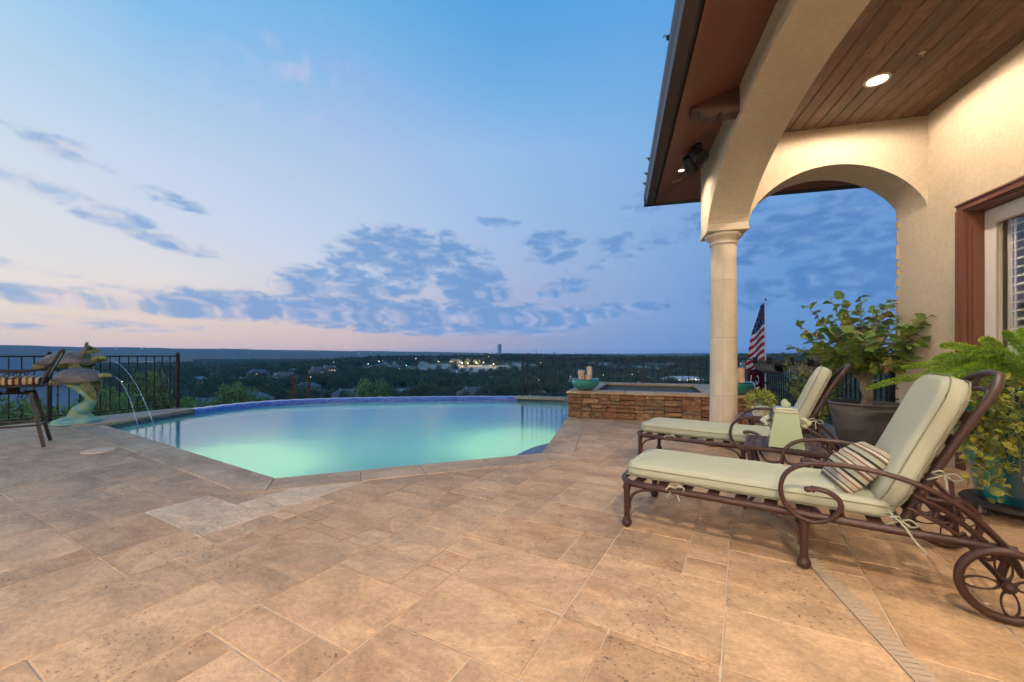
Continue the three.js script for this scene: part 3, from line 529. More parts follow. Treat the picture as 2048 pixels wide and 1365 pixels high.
{ // eaves: sloping soffit on two sides, fascia, gutter, roof
  const ex = -0.52, ey = 3.40, by = 3.575, fz = -1.0;
  const slab = (pts) => { const g = new THREE.BufferGeometry(), p = []; const [a, b, c, d] = pts.map((q) => V(...q)), up = V(0, 0.02, 0), A = [a, b, c, d].map((q) => q.clone().add(up)); const quad = (i, j, k, l) => p.push(...[i, j, k, i, k, l].flatMap((q) => q.toArray())); quad(a, b, c, d); quad(A[3], A[2], A[1], A[0]); quad(a, A[0], A[1], b); quad(c, A[2], A[3], d); quad(b, A[1], A[2], c); quad(d, A[3], A[0], a); g.setAttribute('position', new THREE.Float32BufferAttribute(p, 3)); g.computeVertexNormals(); return metric(g); };
  const cuts = [-1.0, 0.95, 3.35, 5.75, 8.15, ZEND], S = (z) => (z < -PW ? ex : ex);
  for (let i = 0; i < cuts.length - 1; i++) { const za = cuts[i] + 0.002, zb = cuts[i + 1] - 0.002; part('soffit_panel', slab([[ex, ey, za], [i ? 0.01 : 0.01, by, i ? za : -PW], [0.01, by, zb], [ex, ey, zb]]), soffitMat, house); }
  part('soffit_panel', slab([[ex, ey, fz - 0.003], [XW + 3, ey, fz - 0.003], [XW + 3, by, -PW + 0.005], [0.012, by, -PW + 0.005]]), soffitMat, house);
  // dark gap, fascia board and a formed gutter
  part('fascia', merge(box(0.02, 0.2, ZEND + 1.02, ex - 0.024, ey + 0.1, (ZEND - 1.02) / 2), box(XW + 3.5, 0.2, 0.02, XW / 2 + 1.23, ey + 0.1, fz - 0.024)), mat(0.02, 0.014, 0.012, 0.7), house);
  const prof = [[0, 0], [-0.095, 0], [-0.1, 0.02], [-0.105, 0.07], [-0.125, 0.115], [-0.13, 0.17], [-0.118, 0.185], [-0.118, 0.175], [0, 0.175]];
  const gg = extrude(prof.map(([x, y]) => [x, y]), ZEND + 1.13); gg.translate(ex - 0.036, ey - 0.004, fz - 0.13); part('gutter', gg, gutterMat, house);
  const g2 = extrude(prof.map(([x, y]) => [x, y]), XW + 3.682); g2.rotateY(-Math.PI / 2); g2.translate(XW + 3, ey - 0.004, fz - 0.036); part('gutter', g2, gutterMat, house);
  const roof = mat(0.2, 0.09, 0.055, 0.85), top = 5.4;
  const rg = new THREE.BufferGeometry(), p = [], tri = (...v) => p.push(...v.flat());
  const A = [ex - 0.14, ey + 0.2, fz - 0.14], B = [ex - 0.14, ey + 0.2, ZEND], Cc = [4.4, top, ZEND], D = [4.4, top, 4], E = [XW + 3, ey + 0.2, fz - 0.14], F = [XW + 3, top, 4], Gp = [XW + 3, top, ZEND];
  tri(A, B, Cc, A, Cc, D, A, D, E, D, F, E, D, Cc, Gp, D, Gp, F); rg.setAttribute('position', new THREE.Float32BufferAttribute(p, 3)); rg.computeVertexNormals(); part('roof', metric(rg), roof, house);
}
// carved brackets under the eaves
for (const z of [1.28, 4.4, 6.9]) {
  const s = new THREE.Shape(); s.moveTo(0, 3.565); s.lineTo(0, 3.33); s.lineTo(-0.15, 3.33); s.lineTo(-0.155, 3.35); s.bezierCurveTo(-0.2, 3.3, -0.3, 3.3, -0.32, 3.37); s.lineTo(-0.34, 3.385); s.lineTo(-0.4, 3.385); s.lineTo(-0.4, 3.43); s.closePath();
  const g = extrude(s, 0.13, 0.006, 1); g.translate(-0.001, 0, z - 0.065); part('bracket', g, corbelMat, house);
}
{ // the glazed door: brown casing and reveal, white door, shutters behind the glass
  const f = new THREE.Group(); f.name = 'door_frame'; house.add(f);
  part('casing', merge(cbox(0.035, 2.6, 0.075, XW - 0.012, 1.3, 0.468, 0.006), cbox(0.035, 0.075, 1.27, XW - 0.0125, 2.562, 1.066, 0.006), cbox(0.02, 2.53, 0.022, XW - 0.034, 1.27, 0.446, 0.004), cbox(0.02, 0.022, 1.28, XW - 0.0345, 2.588, 1.07, 0.004), cbox(0.035, 2.6, 0.075, XW - 0.012, 1.3, 1.655, 0.006)), brownFrame, f);
  part('jamb', merge(box(0.2, 2.52, 0.016, XW + 0.108, 1.27, 0.508), box(0.2, 0.016, 1.1, XW + 0.1085, 2.516, 1.066), box(0.03, 2.5, 0.02, XW + 0.05, 1.26, 0.526)), brownFrame, f);
  const d = new THREE.Group(); d.name = 'door'; house.add(d); const x = XW + 0.155, y0 = 0.04, y1 = 2.5, z0 = 0.518, z1 = 1.6, st = 0.125;
  part('door_leaf', merge(cbox(0.045, y1 - y0, st, x, (y0 + y1) / 2, z0 + st / 2, 0.004), cbox(0.045, y1 - y0, st, x, (y0 + y1) / 2, z1 - st / 2, 0.004), cbox(0.044, 0.14, z1 - z0 - 2 * st, x, y1 - 0.07, (z0 + z1) / 2, 0.004), cbox(0.044, 0.26, z1 - z0 - 2 * st, x, y0 + 0.13, (z0 + z1) / 2, 0.004)), whitePaint, d);
  const gz0 = z0 + st, gz1 = z1 - st, gy0 = y0 + 0.26, gy1 = y1 - 0.14, bm = 0.014;
  part('glazing_bead', merge(box(0.012, gy1 - gy0, bm, x - 0.02, (gy0 + gy1) / 2, gz0 + bm / 2), box(0.012, gy1 - gy0, bm, x - 0.02, (gy0 + gy1) / 2, gz1 - bm / 2), box(0.011, bm, gz1 - gz0, x - 0.02, gy1 - bm / 2, (gz0 + gz1) / 2), box(0.011, bm, gz1 - gz0, x - 0.02, gy0 + bm / 2, (gz0 + gz1) / 2)), mat(0.45, 0.36, 0.25, 0.5), d);
  part('pane', box(0.004, gy1 - gy0, gz1 - gz0, x, (gy0 + gy1) / 2, (gz0 + gz1) / 2), mat(1, 1, 1, 0.02, { transmission: 1, ior: 1.5 }), d);
  part('handle', merge(rod(V(x - 0.02, 1.0, z1 - 0.06), V(x - 0.07, 1.0, z1 - 0.06), 0.01), rod(V(x - 0.07, 1.0, z1 - 0.06), V(x - 0.07, 1.0, z1 - 0.17), 0.009)), mat(0.4, 0.38, 0.33, 0.3, { metalness: 1 }), d);
  part('shutter_stile', merge(box(0.028, gy1 - gy0 + 0.02, 0.05, x + 0.07, (gy0 + gy1) / 2, gz0 + 0.03), box(0.028, gy1 - gy0 + 0.02, 0.05, x + 0.07, (gy0 + gy1) / 2, gz1 - 0.03), box(0.012, gy1 - gy0, 0.014, x + 0.045, (gy0 + gy1) / 2, gz0 + 0.1)), whitePaint, d);
  const sg = extrude([[-0.042, -0.002], [0, -0.0055], [0.042, -0.002], [0.042, 0.002], [0, 0.0055], [-0.042, 0.002]], gz1 - gz0 - 0.11); sg.translate(0, 0, -(gz1 - gz0 - 0.11) / 2); sg.rotateZ(0.42);
  for (let y = gy0 + 0.06; y < gy1 - 0.04; y += 0.078) { const o = part('slat', sg, whitePaint, d); o.position.set(x + 0.07, y, (gz0 + gz1) / 2); }
  part('room_lining', merge(box(0.02, 2.6, 1.5, x + 0.95, 1.3, 1.07), box(0.8, 2.6, 0.02, x + 0.55, 1.3, 0.33), box(0.8, 2.6, 0.02, x + 0.55, 1.3, 1.8), box(0.8, 0.02, 1.5, x + 0.55, 2.6, 1.07), box(0.8, 0.02, 1.5, x + 0.55, 0.0, 1.07)), roomPaint, d);
}
// ---- lamps of the porch
const lampWarm = (k) => mat(0.9, 0.9, 0.85, 0.5, { emissive: new THREE.Color(1, 0.86, 0.62), emissiveIntensity: k });
const winGlass = mat(0.02, 0.025, 0.03, 0.05);
const trimMat = mat(0.72, 0.64, 0.5, 0.5);
for (const [x, z] of [[1.315, 0.82], [1.315, 3.2], [1.315, 5.6], [1.315, 8.0]]) {
  const t = thing('recessed_light', 'round recessed light glowing in the plank ceiling', 'ceiling light', H2W(x, CEIL, z), HOUSE_TURN, 'recessed lights along the porch ceiling');
  part('trim_ring', lathe([[0.078, -0.002], [0.082, -0.008], [0.1, -0.008], [0.104, 0]], 36), trimMat, t);
  part('lens', new THREE.CircleGeometry(0.08, 36).rotateX(Math.PI / 2).translate(0, -0.004, 0), lampWarm(9), t);
  lampSpot(0, -0.02, 0, 12.5, 1.565, WARM, 3.2, 0, -3, 0, t).penumbra = 0.15;
}
for (const [x, z] of [[-0.29, -0.11], [-0.29, 5.2], [-0.29, 8.6]]) {
  const y = 3.4 + (x + 0.52) / 0.53 * 0.175;
  const t = thing('eave_light', 'small round downlight shining in the brown soffit', 'soffit light', H2W(x, y - 0.004, z), HOUSE_TURN, 'small downlights in the eaves');
  part('trim_ring', lathe([[0.034, -0.001], [0.036, -0.01], [0.046, -0.01], [0.05, 0.004]], 24), mat(0.3, 0.16, 0.1, 0.5), t);
  part('lens', new THREE.CircleGeometry(0.035, 24).rotateX(Math.PI / 2).translate(0, -0.006, 0), lampWarm(6), t);
  lampSpot(0, -0.02, 0, z > 1 ? 30 : 6, 1.25, WARM, 1.8, -0.3, -3, 0, t);
}
{ // twin floodlight fixture by the column, switched off
  const t = thing('floodlight', 'black twin floodlight with round heads under the eaves', 'floodlight', H2W(-0.2, 3.5, 0.42), HOUSE_TURN);
  part('mount', cyl(0.06, 0.06, 0.03, 0, 0, 0, 20), ironDark, t);
  for (const [dx, dz, ax] of [[-0.02, -0.12, 0.5], [0.02, 0.1, -0.4]]) {
    const g = merge(cyl(0.06, 0.075, 0.17, 0, 0, 0, 24), lathe([[0.075, -0.085], [0.08, -0.1], [0.07, -0.1], [0.06, -0.06], [0, -0.06]], 24)); g.rotateX(ax * 1.4); g.rotateZ(0.5); g.translate(dx - 0.03, -0.14, dz); part('lamp_head', g, ironDark, t);
    part('arm', rod(V(0, -0.01, 0), V(dx, -0.1, dz), 0.013), ironDark, t);
  }
}
single('soffit_vent', metric(merge(cbox(0.13, 0.008, 0.06, 0, 0, 0, 0.002), box(0.11, 0.004, 0.006, 0, -0.005, 0.015), box(0.11, 0.004, 0.006, 0, -0.005, 0), box(0.11, 0.004, 0.006, 0, -0.005, -0.015))), mat(0.3, 0.15, 0.09, 0.6), 'small brown vent plate in the soffit beside the downlight', 'vent', undefined, H2W(-0.3, 3.463, -0.42), HOUSE_TURN).rotation.z = 0.3;
for (const [i, z] of [[0, 2.05], [1, 0.02], [2, -0.42], [3, -0.75]]) {
  const t = thing('string_light_bulb', 'tiny unlit string light bulb clipped to the brown gutter', 'string light', H2W(-0.69, 3.6, z), HOUSE_TURN, 'string light bulbs along the gutter');
  part('socket', cyl(0.012, 0.012, 0.03, 0, 0, 0, 8), ironDark, t); part('bulb', ball(0.014, -0.025, 0.014, 0, 10), mat(0.7, 0.7, 0.7, 0.1, { transmission: 0.8 }), t); part('clip', bar(V(0.02, -0.04, 0), V(0, 0, 0), 0.006), ironDark, t);
}
single('sprinkler_head', merge(cyl(0.018, 0.022, 0.012, 0, -0.006, 0, 16), cyl(0.006, 0.006, 0.03, 0, -0.025, 0, 8)), mat(0.6, 0.5, 0.32, 0.35, { metalness: 0.7 }), 'small brass sprinkler head in the plank ceiling near the light', 'sprinkler', undefined, H2W(1.47, CEIL, 1.15));

// ---- drain grate in the paving, in line with the arcade
{
  const t = thing('channel_drain', 'narrow slotted channel drain set in the travertine paving', 'drain', H2W(-0.045, 0, 1.3), HOUSE_TURN);
  const L = 4.6, beige = mat(0.42, 0.31, 0.21, 0.75);
  part('channel', box(0.075, 0.004, L, 0, 0.0015, L / 2), mat(0.03, 0.025, 0.02, 0.9), t);
  part('edge_rail', cbox(0.01, 0.006, L, -0.034, 0.0045, L / 2, 0.001), beige, t); part('edge_rail', cbox(0.01, 0.006, L, 0.034, 0.0045, L / 2, 0.001), beige, t);
  const g = box(0.058, 0.005, 0.0235); for (let z = 0.02; z < L - 0.02; z += 0.03) part('grate_bar', g, beige, t).position.set(0, 0.0052, z);
}
single('skimmer_lid', metric(lathe([[0, 0.014], [0.14, 0.014], [0.15, 0.01], [0.152, 0.0]], 40)), mat(0.7, 0.47, 0.3, 0.6), 'round pale skimmer lid lying on the paving near the fountain', 'skimmer lid', undefined, [-4.82, 0.001, -4.75]);

{ // the rear wing of the villa, behind the camera: its eave lamps light the terrace
  const w = thing('villa_rear_wing', 'cream stucco rear wing of the villa facing the pool', 'house', [-2.2, 0, 4.6], 0.0);
  part('wall', metric(box(12, 3.9, 0.3, 0, 1.9, 0.15)), stucco, w);
  part('soffit', metric(box(12.2, 0.03, 1.0, 0, 3.45, -0.5)), soffitMat, w); part('fascia', box(12.2, 0.2, 0.03, 0, 3.54, -1.015), gutterMat, w);
  part('roof', (() => { const g = box(12.4, 0.08, 3.4, 0, 0, 0); g.rotateX(-0.38); return g.translate(0, 4.25, 0.5); })(), mat(0.2, 0.09, 0.055, 0.85), w);
  for (const x of [-3.6, 0, 3.0]) { const f = new THREE.Group(); f.name = 'window'; f.position.set(x, 1.35, 0); w.add(f); part('frame', merge(cbox(1.5, 0.09, 0.06, 0, 1.0, -0.03), cbox(1.5, 0.09, 0.06, 0, -1.0, -0.03), cbox(0.09, 1.92, 0.06, -0.7, 0, -0.03), cbox(0.09, 1.92, 0.06, 0.7, 0, -0.03), cbox(0.05, 1.92, 0.05, 0, 0, -0.03)), brownFrame, f); part('pane', box(1.34, 1.92, 0.01, 0, 0, -0.012), winGlass, f); }
  for (const x of [-6.2, -3.6, -0.9]) {
    const t = thing('eave_light', 'small round downlight in the eave of the rear wing', 'soffit light', [x, 3.43, 4.0], 0, 'small downlights in the eaves of the rear wing');
    part('trim_ring', lathe([[0.05, -0.001], [0.053, -0.012], [0.066, -0.012], [0.07, 0.004]], 24), mat(0.3, 0.16, 0.1, 0.5), t); part('lens', new THREE.CircleGeometry(0.052, 24).rotateX(Math.PI / 2).translate(0, -0.008, 0), lampWarm(6), t);
    lampSpot(0, -0.02, 0, 80, 1.4, WARM, 2.5, 0, -3, -2.6, t);
  }
}

// ================================================================ the spa: stone walls, travertine coping, dark water
const SPA_TURN = -19 / 57.2958, SPA_Y = 0.475;
const spa = thing('raised_spa', 'raised spa with ledgestone walls and pale travertine coping', 'spa', [SPA[0], 0, SPA[1]], SPA_TURN);   // its x runs along the front, its -z to the back
{
  const W = 2.95, D = 2.65, ix0 = 0.44, ix1 = 2.27, id0 = 0.34, id1 = 2.28, wallTop = SPA_Y - 0.045;
  const ring = new THREE.Shape([[0.035, 0.035], [W - 0.035, 0.035], [W - 0.035, D - 0.035], [0.035, D - 0.035]].map(([x, y]) => new THREE.Vector2(x, y)));
  ring.holes.push(new THREE.Path([[ix0, id0], [ix1, id0], [ix1, id1], [ix0, id1]].map(([x, y]) => new THREE.Vector2(x, y))));
  const core = new THREE.ExtrudeGeometry(ring, { depth: wallTop + 1.2, bevelEnabled: false }); core.rotateX(-Math.PI / 2); core.translate(0, -1.2, 0);
  part('wall_core', metric(core), mat(0.07, 0.045, 0.03, 1), spa);
  const stoneMap = tex(256, 256, (u, v, o) => { const k = 0.8 + 0.5 * (fbm(u * 5, v * 8, 5, 5, 3) - 0.5) + 0.2 * (vn(u * 60, v * 60, 60, 2) - 0.5); o[0] = 235 * k; o[1] = 222 * k; o[2] = 205 * k; }, true, 3, 3), stoneBump = gray(256, 256, (u, v) => fbm(u * 9, v * 14, 5, 9, 6), 3, 3);
  const STONE = [[0.52, 0.29, 0.17], [0.44, 0.25, 0.15], [0.62, 0.39, 0.23], [0.42, 0.21, 0.13], [0.54, 0.36, 0.23], [0.48, 0.24, 0.14], [0.38, 0.27, 0.18]].map(([r, g, b]) => mat(r, g, b, 0.9, { map: stoneMap, bumpMap: stoneBump, bumpScale: 0.02 }));
  const r = rng(31);
  // irregular courses: split the face into rectangles again and again
  const split = (x, y, w, h, out) => {
    if (w > 0.34 || (w > 0.2 && h < 0.08 && r() < 0.3)) { const t = 0.35 + 0.3 * r(); if (h > 0.13 && r() < 0.45) { split(x, y, w, h * t, out); split(x, y + h * t, w, h * (1 - t), out); } else { split(x, y, w * t, h, out); split(x + w * t, y, w * (1 - t), h, out); } }
    else if (h > 0.125) { const t = 0.35 + 0.3 * r(); split(x, y, w, h * t, out); split(x, y + h * t, w, h * (1 - t), out); } else out.push([x, y, w, h]);
  };
  const stones = (w, h0, h1, place) => { const out = []; split(0, h0, w, h1 - h0, out); for (const [x, y, a, b] of out) { const d = 0.07 + 0.03 * r(), g = metric(cbox(a - 0.009, b - 0.009, d, 0, 0, 0, 0.009), 1, r() * 3, r() * 3); const p = g.attributes.position; const sk = (r() - 0.5) * 0.05; for (let i = 0; i < p.count; i++) p.setY(i, p.getY(i) * (1 + 0.1 * Math.sin(p.getX(i) * 23 + x * 9)) + p.getX(i) * sk); const o = part('stone', g, STONE[Math.floor(r() * STONE.length)], spa); place(o, x + a / 2, y + b / 2, d); } };
  stones(W, 0.0, wallTop, (o, x, y, d) => o.position.set(x, y, 0.035 - d / 2 + 0.0));
  stones(D - 0.07, -0.25, wallTop, (o, x, y, d) => { o.rotation.y = Math.PI / 2; o.position.set(-0.03 + d / 2, y, -0.04 - x); });
  stones(D - 0.07, 0, wallTop, (o, x, y, d) => { o.rotation.y = Math.PI / 2; o.position.set(W + 0.03 - d / 2, y, -0.04 - x); });
  // coping slabs
  const slab = (x0, x1, d0, d1, n, alongX) => { for (let i = 0; i < n; i++) { const a = alongX ? lerp(x0, x1, i / n) : x0, b = alongX ? lerp(x0, x1, (i + 1) / n) : x1, c = alongX ? d0 : lerp(d0, d1, i / n), d = alongX ? d1 : lerp(d0, d1, (i + 1) / n); part('coping_slab', metric(cbox(b - a - 0.005, 0.045, d - c - 0.005, (a + b) / 2, SPA_Y - 0.0225 + (r() - 0.5) * 0.002, -(c + d) / 2, 0.008), 1, r() * 2, r() * 2), travCoping[Math.floor(r() * 3)], spa); } };
  slab(-0.04, W + 0.04, -0.06, id0, 6, true); slab(-0.04, W + 0.04, id1, D + 0.04, 6, true); slab(-0.04, ix0, id0, id1, 3, false); slab(ix1, W + 0.04, id0, id1, 3, false);
  const inner = [[ix0 + 0.03, -id0 - 0.03], [ix1 - 0.03, -id0 - 0.03], [ix1 - 0.03, -id1 + 0.03], [ix0 + 0.03, -id1 + 0.03]];
  part('basin', merge(metric(flatAt(inner, -0.35)), wallStrip(inner, -0.35, SPA_Y - 0.05)), mat(0.05, 0.07, 0.06, 0.5), spa);
  const rip = gray(256, 256, (u, v) => 0.6 * fbm(u * 6, v * 14, 4, 6, 2) + 0.4 * fbm(u * 20, v * 40, 3, 20, 9), 1.2, 1.2);
  part('water', metric(flatAt(inner, SPA_Y - 0.085)), mat(0.02, 0.035, 0.035, 0.05, { bumpMap: rip, bumpScale: 0.05 }), spa);
  // spillway sheet into the pool
  const sp = []; for (let i = 0; i <= 8; i++) { const t = i / 8; sp.push([-0.05 - 0.2 * Math.sqrt(t) - 0.05 * t, SPA_Y - 0.09 - 0.44 * t * t]); }
  const pos = [], idx = []; sp.forEach(([x, y]) => { for (let k = 0; k <= 4; k++) pos.push(x, y - 0.006 * Math.sin(k * 2.1 + x * 30), -0.75 - k * 0.12); }); for (let i = 0; i < 8; i++) for (let k = 0; k < 4; k++) { const a = i * 5 + k; idx.push(a, a + 1, a + 5, a + 5, a + 1, a + 6); }
  const g = new THREE.BufferGeometry(); g.setAttribute('position', new THREE.Float32BufferAttribute(pos, 3)); g.setIndex(idx); g.computeVertexNormals(); part('spillway_water', g, mat(0.9, 0.95, 1, 0.25, { transmission: 0.75, ior: 1.33 }), spa);
}
const S2W = (d, y, n) => [SPA[0] + SD[0] * d + SN[0] * n, y, SPA[1] + SD[1] * d + SN[1] * n];
// ---- glazed bowls and candles on the coping
const glazeMap = tex(256, 256, (u, v, o) => { const n = fbm(u * 6, v * 3, 4, 6, 3), s = smooth(0.55, 0.75, fbm(u * 30, v * 4, 3, 30, 8)); o[0] = 22 + 20 * n + 24 * s; o[1] = 108 + 50 * n + 24 * s; o[2] = 100 + 40 * n + 10 * s; }, true);
const glaze = mat(0.9, 0.9, 0.9, 0.16, { map: glazeMap, clearcoat: 1, clearcoatRoughness: 0.08 });
const bowlG = metric(lathe([[0, 0.0], [0.1, 0.0], [0.13, 0.012], [0.2, 0.06], [0.245, 0.115], [0.252, 0.15], [0.243, 0.172], [0.232, 0.182], [0.236, 0.196], [0.25, 0.203], [0.252, 0.208], [0.243, 0.21], [0.222, 0.196], [0.218, 0.18], [0.225, 0.15], [0.2, 0.09], [0.1, 0.04], [0, 0.035]], 48), 1);
const sandMat = mat(0.4, 0.33, 0.25, 1);
const candleMat = mat(0.62, 0.42, 0.25, 0.7, { transmission: 0.12, emissive: new THREE.Color(1, 0.4, 0.12), emissiveIntensity: 0.07 }), candlePale = mat(0.62, 0.5, 0.36, 0.7), wick = mat(0.02, 0.02, 0.02, 1);
function candle(pos, r, h, m, label) {
  const t = thing('pillar_candle', label, 'candle', pos, 0, 'pillar candles in the teal bowls');
  part('wax', lathe([[0, 0], [r - 0.003, 0], [r, 0.004], [r, h - 0.006], [r - 0.005, h], [r - 0.012, h - 0.004], [0, h - 0.012]], 28), m, t); part('wick', rod(V(0, h - 0.014, 0), V(0.002, h + 0.012, 0), 0.0015, 0.001, 6), wick, t);
}
for (const [d, n, lab] of [[0.26, 0.2, 'teal glazed bowl holding three candles on the spa coping'], [2.74, 0.17, 'teal glazed bowl holding one candle, partly behind the stone column']]) {
  const p = S2W(d, SPA_Y + 0.003, n), t = thing('glazed_bowl', lab, 'bowl', p, d); part('bowl', bowlG, glaze, t); part('sand', new THREE.CircleGeometry(0.215, 36).rotateX(-Math.PI / 2).translate(0, 0.165, 0), sandMat, t);
  if (d < 1) { candle([p[0] - 0.075, p[1] + 0.163, p[2] + 0.02], 0.051, 0.2, candleMat, 'middle sized amber pillar candle in the three candle bowl'); candle([p[0] + 0.035, p[1] + 0.163, p[2] + 0.07], 0.048, 0.115, candleMat, 'shortest amber pillar candle in the three candle bowl'); candle([p[0] + 0.085, p[1] + 0.163, p[2] - 0.03], 0.05, 0.27, candlePale, 'tallest pale pillar candle in the three candle bowl'); }
  else candle([p[0] + 0.09, p[1] + 0.163, p[2] - 0.02], 0.055, 0.27, candleMat, 'single amber pillar candle in the bowl behind the column');
}

// ================================================================ fences
function scroll(cx, cy, s, flip) {                            // an S scroll in the fence plane
  const pts = [], f = flip ? -1 : 1;
  for (let k = 0; k <= 14; k++) { const a = k / 14 * Math.PI * 2.6, r = 0.012 + 0.05 * k / 14; pts.push([cx + f * s * (0.05 + Math.cos(a) * r - 0.05), cy + 0.15 * s + Math.sin(a) * r * s, 0]); }
  const e = pts[pts.length - 1]; pts.push([cx - f * 0.055 * s, cy, 0]);
  for (let k = 14; k >= 0; k--) { const a = k / 14 * Math.PI * 2.6, r = 0.012 + 0.05 * k / 14; pts.push([cx - f * s * (Math.cos(a) * r), cy - 0.15 * s - Math.sin(a) * r * s, 0]); }
  return tube(pts, 0.0055, 90, 6);
}
function fence(a, b, h, y0, label, m, opt = {}) {              // pickets between posts from a to b
  const L = Math.hypot(b[0] - a[0], b[1] - a[1]), t = thing('iron_fence', label, 'fence', [a[0], y0, a[1]], -Math.atan2(b[1] - a[1], b[0] - a[0]));
  const posts = opt.posts ?? [0, L]; const pg = merge(cbox(0.05, h + 0.03, 0.05, 0, (h + 0.03) / 2, 0, 0.003), cbox(0.066, 0.016, 0.066, 0, h + 0.036, 0, 0.004), ball(0.026, 0, h + 0.058, 0, 12), cbox(0.13, 0.012, 0.13, 0, 0.006, 0, 0.003));
  for (const x of posts) part('post', pg, m, t).position.set(x, 0, 0);
  part('top_rail', cbox(L, 0.025, 0.038, L / 2, h, 0, 0.004), m, t); part('bottom_rail', cbox(L, 0.022, 0.03, L / 2, 0.085, 0, 0.003), m, t);
  const sp = opt.spacing ?? 0.135, n = Math.round(L / sp), pick = box(0.014, h - 0.09, 0.014, 0, (h + 0.085) / 2, 0), knot = merge(pick.clone(), cbox(0.026, 0.03, 0.026, 0, h * 0.64, 0, 0.005), cbox(0.026, 0.03, 0.026, 0, h * 0.4, 0, 0.005));
  const scrolls = opt.scrolls ?? [];
  for (let i = 1; i < n; i++) { const x = L * i / n; if (posts.some((p) => Math.abs(p - x) < 0.05)) continue; if (scrolls.some((s) => Math.abs(s - x) < 0.045)) { part('picket', merge(box(0.014, 0.2, 0.014, 0, h - 0.1, 0), box(0.014, 0.16, 0.014, 0, 0.165, 0)), m, t).position.set(x, 0, 0); part('scroll', merge(scroll(0, h * 0.58, 1.15, i % 2), scroll(0, h * 0.36, 0.8, (i + 1) % 2)), m, t).position.set(x, 0, 0); } else part('picket', i % 3 === 1 ? knot : pick, m, t).position.set(x, 0, 0); }
  return t;
}
{ const L = Math.hypot(1.45, 3.38); fence([-7.0, -8.53], [-8.45, -5.15], 1.09, 0.012, 'bronze iron fence with scrolls behind the turtle fountain', iron, { posts: [0, 1.87, L], scrolls: [0.27, 0.65, 1.02, 1.4, 2.2, 2.6, 3.0] }); }
{ const L = Math.hypot(5.49, 1.83); fence([0.287, -11.13], [5.78, -9.3], 1.02, 0.012, 'dark iron fence with scrolls running behind the raised spa', iron, { posts: [0, 3.15, L], scrolls: [0.54, 1.08, 1.6, 2.6, 3.8, 4.6] }); }
{ const L = Math.hypot(1.06, 4.25); fence([4.72, -5.05], [5.78, -9.3], 1.0, 0.006, 'black iron fence between the villa wall and the flagpole', ironDark, { posts: [0.02, L * 0.5, L - 0.06], spacing: 0.115 }); }

